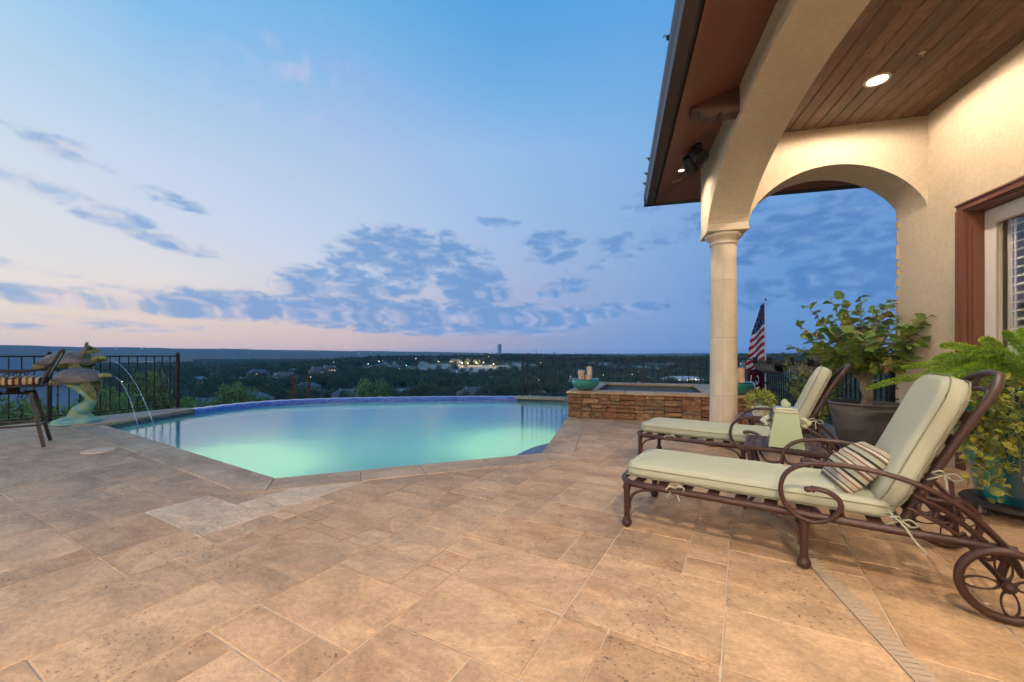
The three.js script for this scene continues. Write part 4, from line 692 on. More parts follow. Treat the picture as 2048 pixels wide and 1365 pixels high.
// ================================================================ the turtle fountain
{
  const pat = tex(512, 512, (u, v, o) => { const n = fbm(u * 8, v * 8, 5, 8, 3), g = smooth(0.45, 0.62, fbm(u * 5 + 2, v * 5, 4, 5, 9)), d = smooth(0.5, 0.7, fbm(u * 12, v * 12, 4, 12, 31)); o[0] = lerp(118, 156, n) + 26 * g - 50 * d; o[1] = lerp(112, 152, n) + 34 * g - 44 * d; o[2] = lerp(78, 116, n) + 12 * g - 34 * d; }, true, 1.6, 1.6);
  const pb = gray(256, 256, (u, v) => fbm(u * 24, v * 24, 4, 24, 5), 3, 3);
  const shellMap = tex(256, 256, (u, v, o) => { const n = fbm(u * 9, v * 9, 4, 9, 3); o[0] = 112 + 56 * n; o[1] = 104 + 50 * n; o[2] = 92 + 50 * n; }, true, 2, 2);
  const skin = mat(0.9, 0.9, 0.85, 0.55, { map: pat, bumpMap: pb, bumpScale: 0.01, metalness: 0.15 }), shellMat = mat(0.75, 0.72, 0.72, 0.5, { map: shellMap, bumpMap: pb, bumpScale: 0.006, metalness: 0.15 });
  const verdigris = mat(1, 1, 1, 0.6, { map: tex(512, 512, (u, v, o) => { const n = fbm(u * 6, v * 6, 5, 6, 7), g = smooth(0.4, 0.6, fbm(u * 4, v * 7, 4, 4, 19)); o[0] = 150 + 56 * n - 34 * g; o[1] = 168 + 48 * n; o[2] = 124 + 40 * n + 34 * g; }, true, 1, 1), bumpMap: pb, bumpScale: 0.01 });
  const t = thing('turtle_fountain', 'green bronze fountain of swimming sea turtles on a wavy stand', 'fountain', [-7.17, 0.0, -6.72], 0.28);
  part('stand', sweep([[0.02, 0.03, 0], [0.03, 0.12, 0], [0.05, 0.2, 0], [0.16, 0.33, 0], [0.17, 0.44, 0], [0.06, 0.56, 0.0], [-0.04, 0.66, 0], [-0.12, 0.76, 0]], [0.22, 0.17, 0.125, 0.095, 0.085, 0.085, 0.095, 0.12, 0.16], 60, 22, 0.8), verdigris, t);
  part('base', metric(merge(lathe([[0, 0.0], [0.3, 0.0], [0.32, 0.015], [0.29, 0.035], [0.3, 0.05], [0.26, 0.07], [0.2, 0.1], [0, 0.11]], 36))), verdigris, t);
  // a sea turtle: domed shell, neck and head forward (+x), four flippers
  let bodyG = null;
  const fin = (len, wd, sweepBack) => { const s = new THREE.Shape(); s.moveTo(0, -wd * 0.35); s.bezierCurveTo(len * 0.3, -wd * 0.75, len * 0.75, -wd * 0.5 - sweepBack * 0.6, len, -sweepBack); s.bezierCurveTo(len * 0.8, wd * 0.35 - sweepBack * 0.4, len * 0.4, wd * 0.6, 0, wd * 0.4); const g = new THREE.ExtrudeGeometry(s, { depth: 0.012, bevelEnabled: true, bevelSize: 0.008, bevelThickness: 0.009, bevelSegments: 3, curveSegments: 14 }); g.translate(0, 0, -0.006); return g; };
  const fins = () => [1, -1].flatMap((k) => [fin(0.36, 0.13, 0.1).rotateZ(-1.15).rotateX(k * 0.35).translate(0.13, -0.03, k * 0.15), fin(0.17, 0.1, 0.03).rotateZ(Math.PI + 0.55).rotateX(k * 0.3).translate(-0.19, -0.03, k * 0.12)]);
  const turtle = (name, cx, cy, cz, s, pitch, roll) => {
    const f = (x, y, z) => {
      let d = sEll(x, y, z, [0, -0.02, 0], [0.25, 0.065, 0.175]);
      d = smin(d, sCap(x, y, z, [0.2, 0.0, 0], [0.33, 0.035, 0], 0.06, 0.045), 0.04); d = smin(d, sEll(x, y, z, [0.38, 0.035, 0], [0.075, 0.05, 0.048]), 0.03); d = smin(d, sCap(x, y, z, [0.42, 0.03, 0], [0.455, 0.015, 0], 0.028, 0.016), 0.02);
      for (const k of [-1, 1]) d = Math.min(d, sEll(x, y, z, [0.4, 0.05, k * 0.04], [0.016, 0.014, 0.012]));
      return smin(d, sCap(x, y, z, [-0.25, -0.03, 0], [-0.33, -0.05, 0], 0.025, 0.008), 0.02);
    };
    const body = new THREE.Group(); body.name = name; body.position.set(cx, cy, cz); body.rotation.set(roll, 0, pitch); body.scale.setScalar(s); t.add(body);
    bodyG ??= merge(sdfMesh(f, [-0.5, -0.3, -0.3], [0.5, 0.3, 0.3], 72), fins().map((g) => metric(g))); part('body', bodyG, skin, body);
    // shell with its plates
    const sh = new THREE.SphereGeometry(1, 40, 20, 0, Math.PI * 2, 0, Math.PI * 0.56), p = sh.attributes.position;
    for (let i = 0; i < p.count; i++) { const x = p.getX(i), y = p.getY(i), z = p.getZ(i), k = 1 - 0.12 * Math.max(0, -x) * Math.abs(z); const plate = 0.012 * (Math.abs(Math.sin(x * 6.4)) ** 0.35 + Math.abs(Math.sin(z * 4.2 + 1.57)) ** 0.35); p.setXYZ(i, x * 0.305, y * 0.15 + plate * Math.max(0, y) - 0.012, z * 0.225 * k); }
    sh.computeVertexNormals(); part('shell', metric(sh), shellMat, body);
  };
  turtle('turtle', -0.24, 1.0, -0.2, 1.16, 0.06, -0.1); turtle('turtle', 0.1, 0.76, 0.14, 0.98, -0.02, 0.2); turtle('turtle', 0.06, 1.16, -0.1, 0.46, 1.2, 0.5);
  // two jets of water from the mouths into the pool
  const jet = (a, b, apex) => { const pts = []; for (let i = 0; i <= 12; i++) { const k = i / 12; pts.push([lerp(a[0], b[0], k), lerp(a[1], b[1], k * k * 0.86 + k * 0.14) + apex * k * (1 - k), lerp(a[2], b[2], k)]); } return sweep(pts, [0.0042, 0.0046, 0.0052, 0.006], 40, 8); };
  const jm = mat(0.88, 0.93, 1, 0.12, { transmission: 0.55, ior: 1.33 });
  part('water_jet', jet([0.54, 0.775, 0.12], [0.98, WATER, 0.3], 0.06), jm, t); part('water_jet', jet([0.29, 1.045, -0.2], [1.1, WATER, 0.1], 0.14), jm, t);
}

// ================================================================ chaise longues
const LW2 = 0.335;
function chaise(label, pos, turn) {
  const t = thing('chaise_longue', label, 'chaise longue', pos, turn), RY = 0.285;
  // U-shaped frame: two rails joined round the foot end
  part('frame', merge(tube([[1.68, RY, LW2], [1.2, RY, LW2], [0.6, RY, LW2], [0.12, RY, LW2], [0.02, RY, LW2 - 0.012], [-0.045, RY, LW2 - 0.09], [-0.065, RY, 0.12], [-0.065, RY, -0.12], [-0.045, RY, -LW2 + 0.09], [0.02, RY, -LW2 + 0.012], [0.12, RY, -LW2], [0.6, RY, -LW2], [1.2, RY, -LW2], [1.68, RY, -LW2]], 0.0205, 150, 10), rod(V(0.98, RY - 0.02, -LW2), V(0.98, RY - 0.02, LW2), 0.012), rod(V(1.66, RY, -LW2), V(1.66, RY, LW2), 0.014)), bronze, t);
  const slatG = cbox(0.062, 0.007, 2 * LW2 - 0.01, 0, RY + 0.014, 0, 0.002);
  for (let i = 0; i < 9; i++) part('slat', slatG, bronze, t).position.set(0.07 + i * 0.145, 0, 0);
  for (const s of [-1, 1]) for (const x of [0, 0.944]) {
    const l = part('leg', merge(rod(V(x, 0.05, s * LW2), V(x, RY + 0.005, s * LW2), 0.0185, 0.021, 14), rod(V(x, RY - 0.035, s * LW2), V(x, RY - 0.02, s * LW2), 0.026, 0.026, 14)), bronze, t);
    part('foot', merge(ball(0.031, x, 0.031, s * LW2, 18), rod(V(x, 0.05, s * LW2), V(x, 0.064, s * LW2), 0.023, 0.02, 14)), bronze, l);
    const k = x ? -1 : 1; part('brace', tube([[x + k * 0.02, 0.12, s * LW2], [x + k * 0.022, 0.175, s * LW2], [x + k * 0.05, 0.225, s * LW2], [x + k * 0.1, 0.252, s * LW2], [x + k * 0.15, 0.262, s * LW2]], 0.0085, 24, 8), bronze, l);
  }
  const armPts = [[0.965, 0.425], [1.0, 0.432], [1.05, 0.42], [1.09, 0.385], [1.088, 0.335], [1.045, 0.285], [0.975, 0.262], [0.9, 0.288], [0.852, 0.35], [0.842, 0.425], [0.868, 0.497], [0.93, 0.545], [1.02, 0.565], [1.15, 0.566], [1.3, 0.543], [1.42, 0.5], [1.53, 0.43], [1.61, 0.345], [1.66, 0.265], [1.69, 0.19]];
  for (const s of [-1, 1]) {
    const z = s * (LW2 + 0.018), a = part('armrest', merge(tube(armPts.map(([x, y]) => [x, y, z + 0.008]), 0.0115, 170, 10), tube(armPts.map(([x, y]) => [x, y, z - 0.008]), 0.0115, 170, 10), ball(0.017, 0.958, 0.424, z, 12), rod(V(0.975, 0.427, z), V(0.985, 0.43, z), 0.019, 0.019, 12)), bronze, t);
    // toothed rack that holds the backrest
    const teeth = [], c = curve([[1.38, 0.45, 0], [1.47, 0.4, 0], [1.56, 0.325, 0], [1.635, 0.245, 0]]); for (let i = 0; i < 5; i++) { const p = c.getPointAt(0.12 + i * 0.19); teeth.push(new THREE.TorusGeometry(0.024, 0.009, 6, 14, Math.PI * 1.15).rotateZ(2.2).translate(p.x - 0.014, p.y - 0.022, z - s * 0.02)); }
    part('reclining_rack', merge(tube([[1.36, 0.468, z - s * 0.02], [1.47, 0.408, z - s * 0.02], [1.56, 0.33, z - s * 0.02], [1.64, 0.245, z - s * 0.02]], 0.012, 40, 8), teeth, tube([[1.34, 0.4, z - s * 0.02], [1.44, 0.355, z - s * 0.02], [1.55, 0.285, z - s * 0.02], [1.64, 0.235, z - s * 0.02]], 0.009, 30, 8)), bronze, a);
    // wheel: rim, four petal spokes, hub
    const w = new THREE.Group(); w.name = 'wheel'; w.position.set(1.63, 0.158, s * 0.405); w.rotation.z = 0.12; t.add(w);
    part('rim', new THREE.TorusGeometry(0.14, 0.0175, 12, 60).scale(1, 1, 1.15), bronze, w);
    part('hub', merge(cyl(0.024, 0.024, 0.05, 0, 0, 0, 16).rotateX(Math.PI / 2), ball(0.02, 0, 0, s * 0.025, 12)), bronze, w);
    for (let k = 0; k < 4; k++) { const g = new THREE.TorusGeometry(0.05, 0.0072, 7, 34).scale(1.08, 0.5, 1).translate(0.076, 0, 0).rotateZ(k * Math.PI / 2); part('spoke', g, bronze, w); }
  }
  part('axle', merge(rod(V(1.63, 0.158, -0.42), V(1.63, 0.158, 0.42), 0.0115), rod(V(1.66, 0.285, LW2), V(1.63, 0.158, LW2), 0.015), rod(V(1.66, 0.285, -LW2), V(1.63, 0.158, -LW2), 0.015)), bronze, t);
  // backrest frame
  const B = new THREE.Group(); B.name = 'backrest'; B.position.set(1.33, 0.3, 0); B.rotation.z = -0.4; t.add(B);   // its y runs up the back
  const arch = (w, h, top, r) => tube([[0, -0.02, w], [0, h * 0.5, w], [0.01, h, w], [0.03, h + (top - h) * 0.55, w * 0.88], [0.05, h + (top - h) * 0.9, w * 0.52], [0.06, top, 0], [0.05, h + (top - h) * 0.9, -w * 0.52], [0.03, h + (top - h) * 0.55, -w * 0.88], [0.01, h, -w], [0, h * 0.5, -w], [0, -0.02, -w]], r, 120, 10);
  part('back_frame', merge(arch(0.285, 0.58, 0.82, 0.0165), arch(0.24, 0.54, 0.735, 0.0125), rod(V(0.053, 0.72, 0.1), V(0.056, 0.8, 0.1), 0.009), rod(V(0.053, 0.72, -0.1), V(0.056, 0.8, -0.1), 0.009), rod(V(0, 0, -0.29), V(0, 0, 0.29), 0.013)), bronze, B);
  const bs = cbox(0.007, 0.055, 0.54, 0.0, 0, 0, 0.002); for (let i = 0; i < 5; i++) part('back_slat', bs, bronze, B).position.set(0, 0.08 + i * 0.125, 0);
  // support strut resting in the rack
  part('prop', tube([[0.05, 0.3, 0.29], [0.16, 0.08, 0.31], [0.18, 0.06, 0.2], [0.18, 0.06, -0.2], [0.16, 0.08, -0.31], [0.05, 0.3, -0.29]], 0.008, 60, 8), bronze, B);
  return t;
}
function bow(p, s, dir) { const q = (pts) => tube(pts.map(([x, y, z]) => [p[0] + x * s * dir, p[1] + y * s, p[2] + z * s]), 0.0045, 26, 5); return merge(q([[0, 0, 0], [0.03, 0.03, 0.02], [0.07, 0.02, 0.03], [0.05, -0.01, 0.01], [0, 0, 0]]), q([[0, 0, 0], [-0.03, 0.02, 0.03], [-0.06, -0.01, 0.03], [-0.04, -0.02, 0.0], [0, 0, 0]]), q([[0, 0, 0], [0.02, -0.04, 0.02], [0.04, -0.08, 0.03]]), q([[0, 0, 0], [-0.03, -0.03, 0.02], [-0.06, -0.07, 0.01]]), ball(0.01 * s, p[0], p[1], p[2], 8)); }
function chaiseCushion(label, pos, turn, seed) {
  const t = thing('chaise_cushion', label, 'cushion', pos, turn);
  const seat = part('seat_pad', at(cushion(1.36, 0.088, 0.57, 0.1, 0.03, 0.02, 34, 16, seed), 0.64, 0.352, 0), sage, t);
  part('piping', merge(at(rimLoop(1.364, 0.574, 0.1, 0, 0.0035), 0.64, 0.376, 0), at(rimLoop(1.362, 0.572, 0.1, 0, 0.0032), 0.64, 0.33, 0)), sageCord, seat);
  const back = new THREE.Group(); back.name = 'back_rest_pad'; back.position.set(1.335, 0.3, 0); back.rotation.z = -0.4; t.add(back);
  const cg = cushion(0.72, 0.105, 0.57, 0.14, 0.035, 0.02, 26, 16, seed + 3); cg.rotateZ(Math.PI / 2); cg.translate(-0.078, 0.375, 0); part('pad', cg, sage, back);
  const loop = rimLoop(0.724, 0.574, 0.14, 0, 0.0035); loop.rotateZ(Math.PI / 2); const l2 = loop.clone(); loop.translate(-0.112, 0.375, 0); l2.translate(-0.045, 0.375, 0); part('piping', merge(loop, l2), sageCord, back);
  part('tie', bow([0.02, 0.3, 0.3], 0.72, 1), sage, back); part('tie', bow([-0.02, 0.02, 0.3], 0.75, 1), sage, back); part('tie', bow([0.02, 0.3, -0.3], 0.7, 1), sage, back);
  part('tie', bow([0.3, 0.3, 0.335], 0.8, 1), sage, t);
  part('tie', tube([[1.28, 0.36, 0.31], [1.33, 0.31, 0.345], [1.36, 0.26, 0.36], [1.4, 0.21, 0.362]], 0.005, 24, 6), sage, t);
  return t;
}
// turned so that their heads are towards the house; the origin lies between the two front legs
const CH = [[0.753 + 0.559 * LW2, -2.669 - 0.829 * LW2, -34], [1.34 + 0.588 * LW2, -4.26 - 0.809 * LW2, -36]];
CH.forEach(([x, z, a], i) => {
  chaise(i ? 'bronze chaise longue standing by the stone column' : 'bronze chaise longue with a striped pillow on it', [x, 0, z], a / 57.2958);
  chaiseCushion(i ? 'sage green cushion tied to the chaise by the column' : 'sage green cushion under the striped pillow', [x, 0, z], a / 57.2958, 2 + i * 5);
});
{ // striped pillow
  const st = tex(256, 64, (u, v, o, x) => { const b = [[206, 196, 176], [52, 42, 34], [176, 166, 148], [124, 84, 60], [196, 186, 168], [36, 30, 26], [168, 168, 150], [110, 86, 66]], w = [0.1, 0.05, 0.2, 0.06, 0.14, 0.12, 0.2, 0.13]; let k = 0, s = (u * 4) % 1; while (k < 7 && s > w[k]) { s -= w[k]; k++; } const n = 0.92 + 0.12 * vn(u * 128, v * 60, 60, 3); for (let c = 0; c < 3; c++) o[c] = b[k][c] * n; }, true, 2.2, 2.2);
  const [x, z, a] = CH[0], th = a / 57.2958, g = cushion(0.32, 0.03, 0.36, 0.06, 0.015, 0.07, 22, 22, 9), p = g.attributes.position, uv = g.attributes.uv;
  for (let i = 0; i < p.count; i++) { uv.setXY(i, p.getX(i), p.getZ(i)); if (p.getY(i) < 0) p.setY(i, p.getY(i) - 0.07 * Math.max(0, 1 - (p.getX(i) / 0.2) ** 2) * Math.max(0, 1 - (p.getZ(i) / 0.2) ** 2)); }
  const q = mergeVertices((() => { const c = g.clone(); c.deleteAttribute('normal'); return c; })()); q.computeVertexNormals();
  const o = single('striped_pillow', q, mat(0.85, 0.85, 0.85, 0.9, { map: st, bumpMap: clothBump, bumpScale: 0.001 }), 'cream, brown and black striped pillow leaning on the sage chaise cushion', 'pillow');
  const lx = 1.17, lz = 0.05; o.position.set(x + Math.cos(th) * lx + Math.sin(th) * lz, 0.5, z - Math.sin(th) * lx + Math.cos(th) * lz); o.rotation.set(0, th + 0.2, 0.85, 'YXZ');
}

// ================================================================ side tables and what stands on them
{
  const [wx, wz] = [0.48, 0.5], t = thing('side_table', 'small bronze side table with a woven metal top between the chaises', 'side table', [2.03, 0, -3.06], -33 / 57.2958), Y = 0.46;
  part('top_rim', merge(cbox(wx, 0.03, 0.022, 0, Y - 0.015, wz / 2 - 0.011, 0.006), cbox(wx, 0.03, 0.022, 0, Y - 0.015, -wz / 2 + 0.011, 0.006), cbox(0.022, 0.03, wz - 0.044, wx / 2 - 0.011, Y - 0.015, 0, 0.006), cbox(0.022, 0.03, wz - 0.044, -wx / 2 + 0.011, Y - 0.015, 0, 0.006)), bronze, t);
  const n = 9; for (let i = 0; i < n; i++) for (const ax of [0, 1]) {
    const len = (ax ? wx : wz) - 0.044, off = -((ax ? wz : wx) - 0.08) / 2 + i * ((ax ? wz : wx) - 0.08) / (n - 1), pts = []; for (let k = 0; k <= 2 * n; k++) pts.push([0, Y - 0.01 + 0.0045 * ((k + i + ax) % 2 ? 1 : -1), -len / 2 + len * k / (2 * n)]);
    const c = curve(pts).getPoints(36), pos = [], idx = [], w = 0.018; c.forEach((q) => pos.push(-w, q.y, q.z, w, q.y, q.z)); for (let k = 0; k < c.length - 1; k++) idx.push(2 * k, 2 * k + 2, 2 * k + 1, 2 * k + 1, 2 * k + 2, 2 * k + 3);
    let g = new THREE.BufferGeometry(); g.setAttribute('position', new THREE.Float32BufferAttribute(pos, 3)); g.setIndex(idx); g.computeVertexNormals(); const lo = g.clone().translate(0, -0.004, 0); g = merge(g, lo); if (ax) g.rotateY(Math.PI / 2); part('woven_strip', g, bronze, t).position.set(ax ? 0 : off, 0, ax ? off : 0);
  }
  for (const sx of [-1, 1]) for (const sz of [-1, 1]) { const l = part('leg', sweep([[sx * 0.2, Y - 0.02, sz * 0.21], [sx * 0.19, 0.34, sz * 0.2], [sx * 0.15, 0.22, sz * 0.16], [sx * 0.17, 0.1, sz * 0.18], [sx * 0.23, 0.02, sz * 0.24]], [0.018, 0.02, 0.015, 0.013, 0.016], 30, 10), bronze, t); part('foot', ball(0.02, sx * 0.23, 0.02, sz * 0.24, 12), bronze, l); }
  part('apron_scroll', merge(tube([[-0.14, Y - 0.04, 0.2], [-0.1, Y - 0.1, 0.2], [-0.02, Y - 0.1, 0.2], [0.0, Y - 0.05, 0.2], [0.03, Y - 0.1, 0.2], [0.1, Y - 0.1, 0.2], [0.14, Y - 0.04, 0.2]], 0.008, 50, 7), tube([[-0.14, Y - 0.04, -0.2], [-0.1, Y - 0.1, -0.2], [-0.02, Y - 0.1, -0.2], [0.0, Y - 0.05, -0.2], [0.03, Y - 0.1, -0.2], [0.1, Y - 0.1, -0.2], [0.14, Y - 0.04, -0.2]], 0.008, 50, 7)), bronze, t);
}
{ // pale green ceramic jar: tapered, square, with a lid and flower handles
  const green = mat(0.34, 0.39, 0.25, 0.16, { clearcoat: 0.8, clearcoatRoughness: 0.12 }), cream = mat(0.46, 0.46, 0.33, 0.22, { clearcoat: 0.6 });
  const t = thing('ceramic_jar', 'pale green glazed ceramic jar, tapered and square, with flower handles', 'jar', [2.0, 0.462, -2.98], -30 / 57.2958);
  const g = new THREE.CylinderGeometry(0.098, 0.155, 0.24, 4, 6).rotateY(Math.PI / 4); g.translate(0, 0.12, 0); part('body', mergeVertices(g).toNonIndexed(), green, t); t.children[0].geometry.computeVertexNormals();
  part('lid', merge(cbox(0.15, 0.022, 0.15, 0, 0.251, 0, 0.006), cbox(0.135, 0.016, 0.135, 0, 0.27, 0, 0.005)), cream, t);
  part('leaf_knob', merge(new THREE.SphereGeometry(0.024, 14, 10).scale(1, 1.4, 0.5).translate(-0.004, 0.305, 0), new THREE.SphereGeometry(0.018, 12, 8).scale(1, 1.2, 0.5).rotateZ(-0.6).translate(0.014, 0.296, 0.006)), green, t);
  for (const s of [-1, 1]) { const b = []; for (let k = 0; k < 7; k++) { const a = k / 7 * Math.PI * 2; b.push(new THREE.SphereGeometry(0.017, 10, 8).translate(s * (0.122 + 0.012 * Math.cos(a * 2)), 0.17 + 0.025 * Math.sin(a), 0.025 * Math.cos(a))); } b.push(new THREE.SphereGeometry(0.016, 10, 8).translate(s * 0.142, 0.172, 0)); part('flower_handle', merge(b), cream, t); }
}
{ // round table behind the far chaise
  const t = thing('round_table', 'small round bronze table beside the column', 'side table', [2.84, 0, -4.7]), Y = 0.42;
  part('table_top', metric(lathe([[0, Y], [0.205, Y], [0.215, Y + 0.004], [0.224, Y - 0.004], [0.22, Y - 0.022], [0.2, Y - 0.022], [0, Y - 0.016]], 44)), mat(0.13, 0.07, 0.06, 0.35, { clearcoat: 0.5 }), t);
  for (let k = 0; k < 3; k++) { const a = k * 2.094 + 0.4, c = Math.cos(a), s = Math.sin(a); part('leg', sweep([[c * 0.17, Y - 0.02, s * 0.17], [c * 0.12, 0.28, s * 0.12], [c * 0.09, 0.16, s * 0.09], [c * 0.15, 0.05, s * 0.15], [c * 0.19, 0.012, s * 0.19]], [0.014, 0.013, 0.011, 0.012], 26, 8), bronze, t); }
  part('ring', new THREE.TorusGeometry(0.1, 0.008, 8, 30).rotateX(Math.PI / 2).translate(0, 0.2, 0), bronze, t);
}

// ================================================================ bar chair by the fence
{
  const str = tex(256, 32, (u, v, o) => { const b = [[210, 190, 150], [120, 50, 36], [186, 150, 96], [70, 34, 28], [206, 182, 140], [150, 96, 50], [200, 176, 132], [96, 40, 30]], s = (u * 2 % 1) * 8, k = Math.floor(s), n = 0.9 + 0.15 * vn(u * 128, v * 30, 64, 2); for (let c = 0; c < 3; c++) o[c] = b[k][c] * n; }, true, 2.4, 2.4);
  const stripe = mat(0.9, 0.9, 0.9, 0.9, { map: str, bumpMap: clothBump, bumpScale: 0.001 }), t = thing('bar_chair', 'brown metal swivel bar chair with a striped seat cushion', 'chair', [-6.1, 0, -4.98], 0.75), Y = 0.76;
  const cg = cushion(0.5, 0.085, 0.5, 0.08, 0.03, 0.018, 20, 20, 4), cu = cg.attributes.uv, cp = cg.attributes.position; for (let i = 0; i < cp.count; i++) cu.setXY(i, cp.getX(i) + cp.getZ(i) * 0.02, cp.getY(i)); part('seat_cushion', at(cg, 0, Y + 0.045, 0), stripe, t);
  part('seat_frame', merge(at(rimLoop(0.5, 0.5, 0.08, 0, 0.016), 0, Y - 0.012, 0), cbox(0.46, 0.012, 0.46, 0, Y - 0.006, 0, 0.003)), iron, t);
  part('swivel', merge(cyl(0.05, 0.06, 0.07, 0, Y - 0.06, 0, 18), cyl(0.12, 0.12, 0.012, 0, Y - 0.022, 0, 20), cyl(0.1, 0.13, 0.02, 0, Y - 0.1, 0, 20)), iron, t);
  for (const sx of [-1, 1]) for (const sz of [-1, 1]) part('leg', merge(bar(V(sx * 0.08, Y - 0.1, sz * 0.08), V(sx * 0.16, Y - 0.105, sz * 0.16), 0.028), bar(V(sx * 0.155, Y - 0.1, sz * 0.155), V(sx * 0.275, 0.003, sz * 0.275), 0.03, 0.034)), iron, t);
  const fr = 0.235; part('footrest', merge(bar(V(-fr, 0.27, fr), V(fr, 0.27, fr), 0.022), bar(V(-fr, 0.27, -fr), V(fr, 0.27, -fr), 0.022), bar(V(fr, 0.268, -fr), V(fr, 0.268, fr), 0.022), bar(V(-fr, 0.268, -fr), V(-fr, 0.268, fr), 0.022)), iron, t);
  // low back on the pool side, leaning outwards
  const back = new THREE.Group(); back.name = 'backrest'; t.add(back);
  for (const s of [-1, 1]) part('post', sweep([[0.24, Y - 0.02, s * 0.2], [0.28, Y + 0.1, s * 0.2], [0.36, Y + 0.3, s * 0.19], [0.4, Y + 0.4, s * 0.185]], [0.019, 0.018, 0.016, 0.015], 24, 10), iron, back);
  part('top_rail', tube([[0.4, Y + 0.4, -0.185], [0.41, Y + 0.43, -0.1], [0.415, Y + 0.44, 0], [0.41, Y + 0.43, 0.1], [0.4, Y + 0.4, 0.185]], 0.014, 36, 10), iron, back);
  const lat = []; for (let k = -2; k <= 2; k++) lat.push(tube([[0.285, Y + 0.12, k * 0.07], [0.32, Y + 0.2, k * 0.07 + 0.025], [0.355, Y + 0.29, k * 0.07 - 0.02], [0.4, Y + 0.41, k * 0.07]], 0.006, 24, 6)); part('lattice', merge(lat), mat(0.3, 0.27, 0.22, 0.5), back);
  for (const s of [-1, 1]) part('arm', merge(sweep([[0.35, Y + 0.27, s * 0.2], [0.25, Y + 0.19, s * 0.245], [0.08, Y + 0.165, s * 0.26], [-0.15, Y + 0.17, s * 0.26], [-0.25, Y + 0.16, s * 0.25], [-0.27, Y + 0.1, s * 0.245]], [0.011, 0.013, 0.014, 0.013], 40, 10), tube([[0.1, Y + 0.16, s * 0.255], [0.07, Y + 0.1, s * 0.255], [0.0, Y + 0.085, s * 0.255], [-0.04, Y + 0.12, s * 0.255], [0.0, Y + 0.14, s * 0.255], [0.02, Y + 0.12, s * 0.255]], 0.006, 36, 6)), iron, t);
}

// ================================================================ flagpole
{
  const p = [5.74, 0, -9.22], t = thing('flagpole', 'thin white pole strapped to the corner of the iron fence', 'flagpole', p), TOP = 2.36;
  part('pole', rod(V(0, 0.3, 0), V(0, TOP, 0), 0.016, 0.012, 12), mat(0.75, 0.75, 0.75, 0.35), t); part('finial', merge(cyl(0.018, 0.018, 0.02, 0, TOP + 0.01, 0, 12), ball(0.016, 0, TOP + 0.03, 0, 10)), ironDark, t); part('strap', merge(box(0.06, 0.03, 0.06, 0, 0.5, 0), box(0.06, 0.03, 0.06, 0, 0.95, 0)), ironDark, t);
  // cloth hanging in folds: the hoist runs up the pole, the fly falls down beside it
  const can = (w, h, f) => { const c = document.createElement('canvas'); c.width = w; c.height = h; f(c.getContext('2d'), w, h); const x = new THREE.CanvasTexture(c); x.colorSpace = THREE.SRGBColorSpace; return x; };
  // a strip of gathered cloth: narrow at the top, fuller below
  const strip = (top, bottom, w0, w1, seed) => {
    const pos = [], uv = [], idx = [], nu = 20, nv = 36; for (let i = 0; i <= nv; i++) for (let j = 0; j <= nu; j++) { const a = j / nu, b = i / nv, wd = lerp(w0, w1, Math.pow(b, 0.8)); pos.push(-0.022 - a * wd + 0.012 * Math.sin(b * 9 + seed) * a, lerp(top, bottom, b) - 0.1 * a * b + 0.02 * Math.sin(a * 7), 0.035 * Math.sin(a * 10 + b * 2.5 + seed) * (0.3 + 0.7 * b)); uv.push(a, 1 - b); }
    for (let i = 0; i < nv; i++) for (let j = 0; j < nu; j++) { const a = i * (nu + 1) + j, b = a + nu + 1; idx.push(a, b, a + 1, a + 1, b, b + 1); }
    const g = new THREE.BufferGeometry(); g.setAttribute('position', new THREE.Float32BufferAttribute(pos, 3)); g.setAttribute('uv', new THREE.Float32BufferAttribute(uv, 2)); g.setIndex(idx); g.computeVertexNormals(); return g;
  };
  const us = can(240, 900, (g, w, h) => {                        // x runs from the pole outwards
    g.fillStyle = '#e6e0dc'; g.fillRect(0, 0, w, h); g.fillStyle = '#b01a30'; for (let i = -2; i < 12; i++) { g.beginPath(); const y = 330 + i * 104; g.moveTo(0, y); g.lineTo(w, y + 150); g.lineTo(w, y + 202); g.lineTo(0, y + 52); g.fill(); }
    g.fillStyle = '#1c2450'; g.beginPath(); g.moveTo(0, 0); g.lineTo(w, 0); g.lineTo(w, 420); g.lineTo(0, 290); g.fill(); g.fillStyle = '#f2efef';
    for (let r = 0; r < 8; r++) for (let c = 0; c < 4; c++) { const x = 34 + c * 58 + (r % 2) * 28, y = 30 + r * 42 + c * 14; if (y > 270 + x * 0.5 || x > w - 10) continue; g.beginPath(); for (let k = 0; k < 10; k++) { const a = -Math.PI / 2 + k * Math.PI / 5, q = k % 2 ? 5 : 13; g.lineTo(x + Math.cos(a) * q, y + Math.sin(a) * q); } g.fill(); }
  });
  single('national_flag', strip(2.28, 0.86, 0.06, 0.4, 0.4), new THREE.MeshPhysicalMaterial({ map: us, roughness: 0.9, side: THREE.DoubleSide, transmission: 0.15 }), 'drooping flag with stars and red and white stripes on the pole', 'flag', undefined, p, -0.56);
  const mar = can(400, 260, (g, w, h) => { g.fillStyle = '#4a1018'; g.fillRect(0, 0, w, h); g.fillStyle = '#e8e4e2'; g.strokeStyle = '#e8e4e2'; g.lineWidth = 16; g.beginPath(); g.arc(w * 0.42, h * 0.4, 34, 0, 5); g.stroke(); g.beginPath(); g.arc(w * 0.66, h * 0.62, 40, 1, 5.6); g.stroke(); g.fillRect(w * 0.3, h * 0.66, 80, 14); g.fillRect(w * 0.76, h * 0.2, 16, 90); });
  single('maroon_flag', strip(0.82, 0.2, 0.3, 0.36, 2.1), new THREE.MeshPhysicalMaterial({ map: mar, roughness: 0.9, side: THREE.DoubleSide }), 'maroon flag with white curved marks hanging below the striped flag', 'flag', undefined, p, -0.5);
}

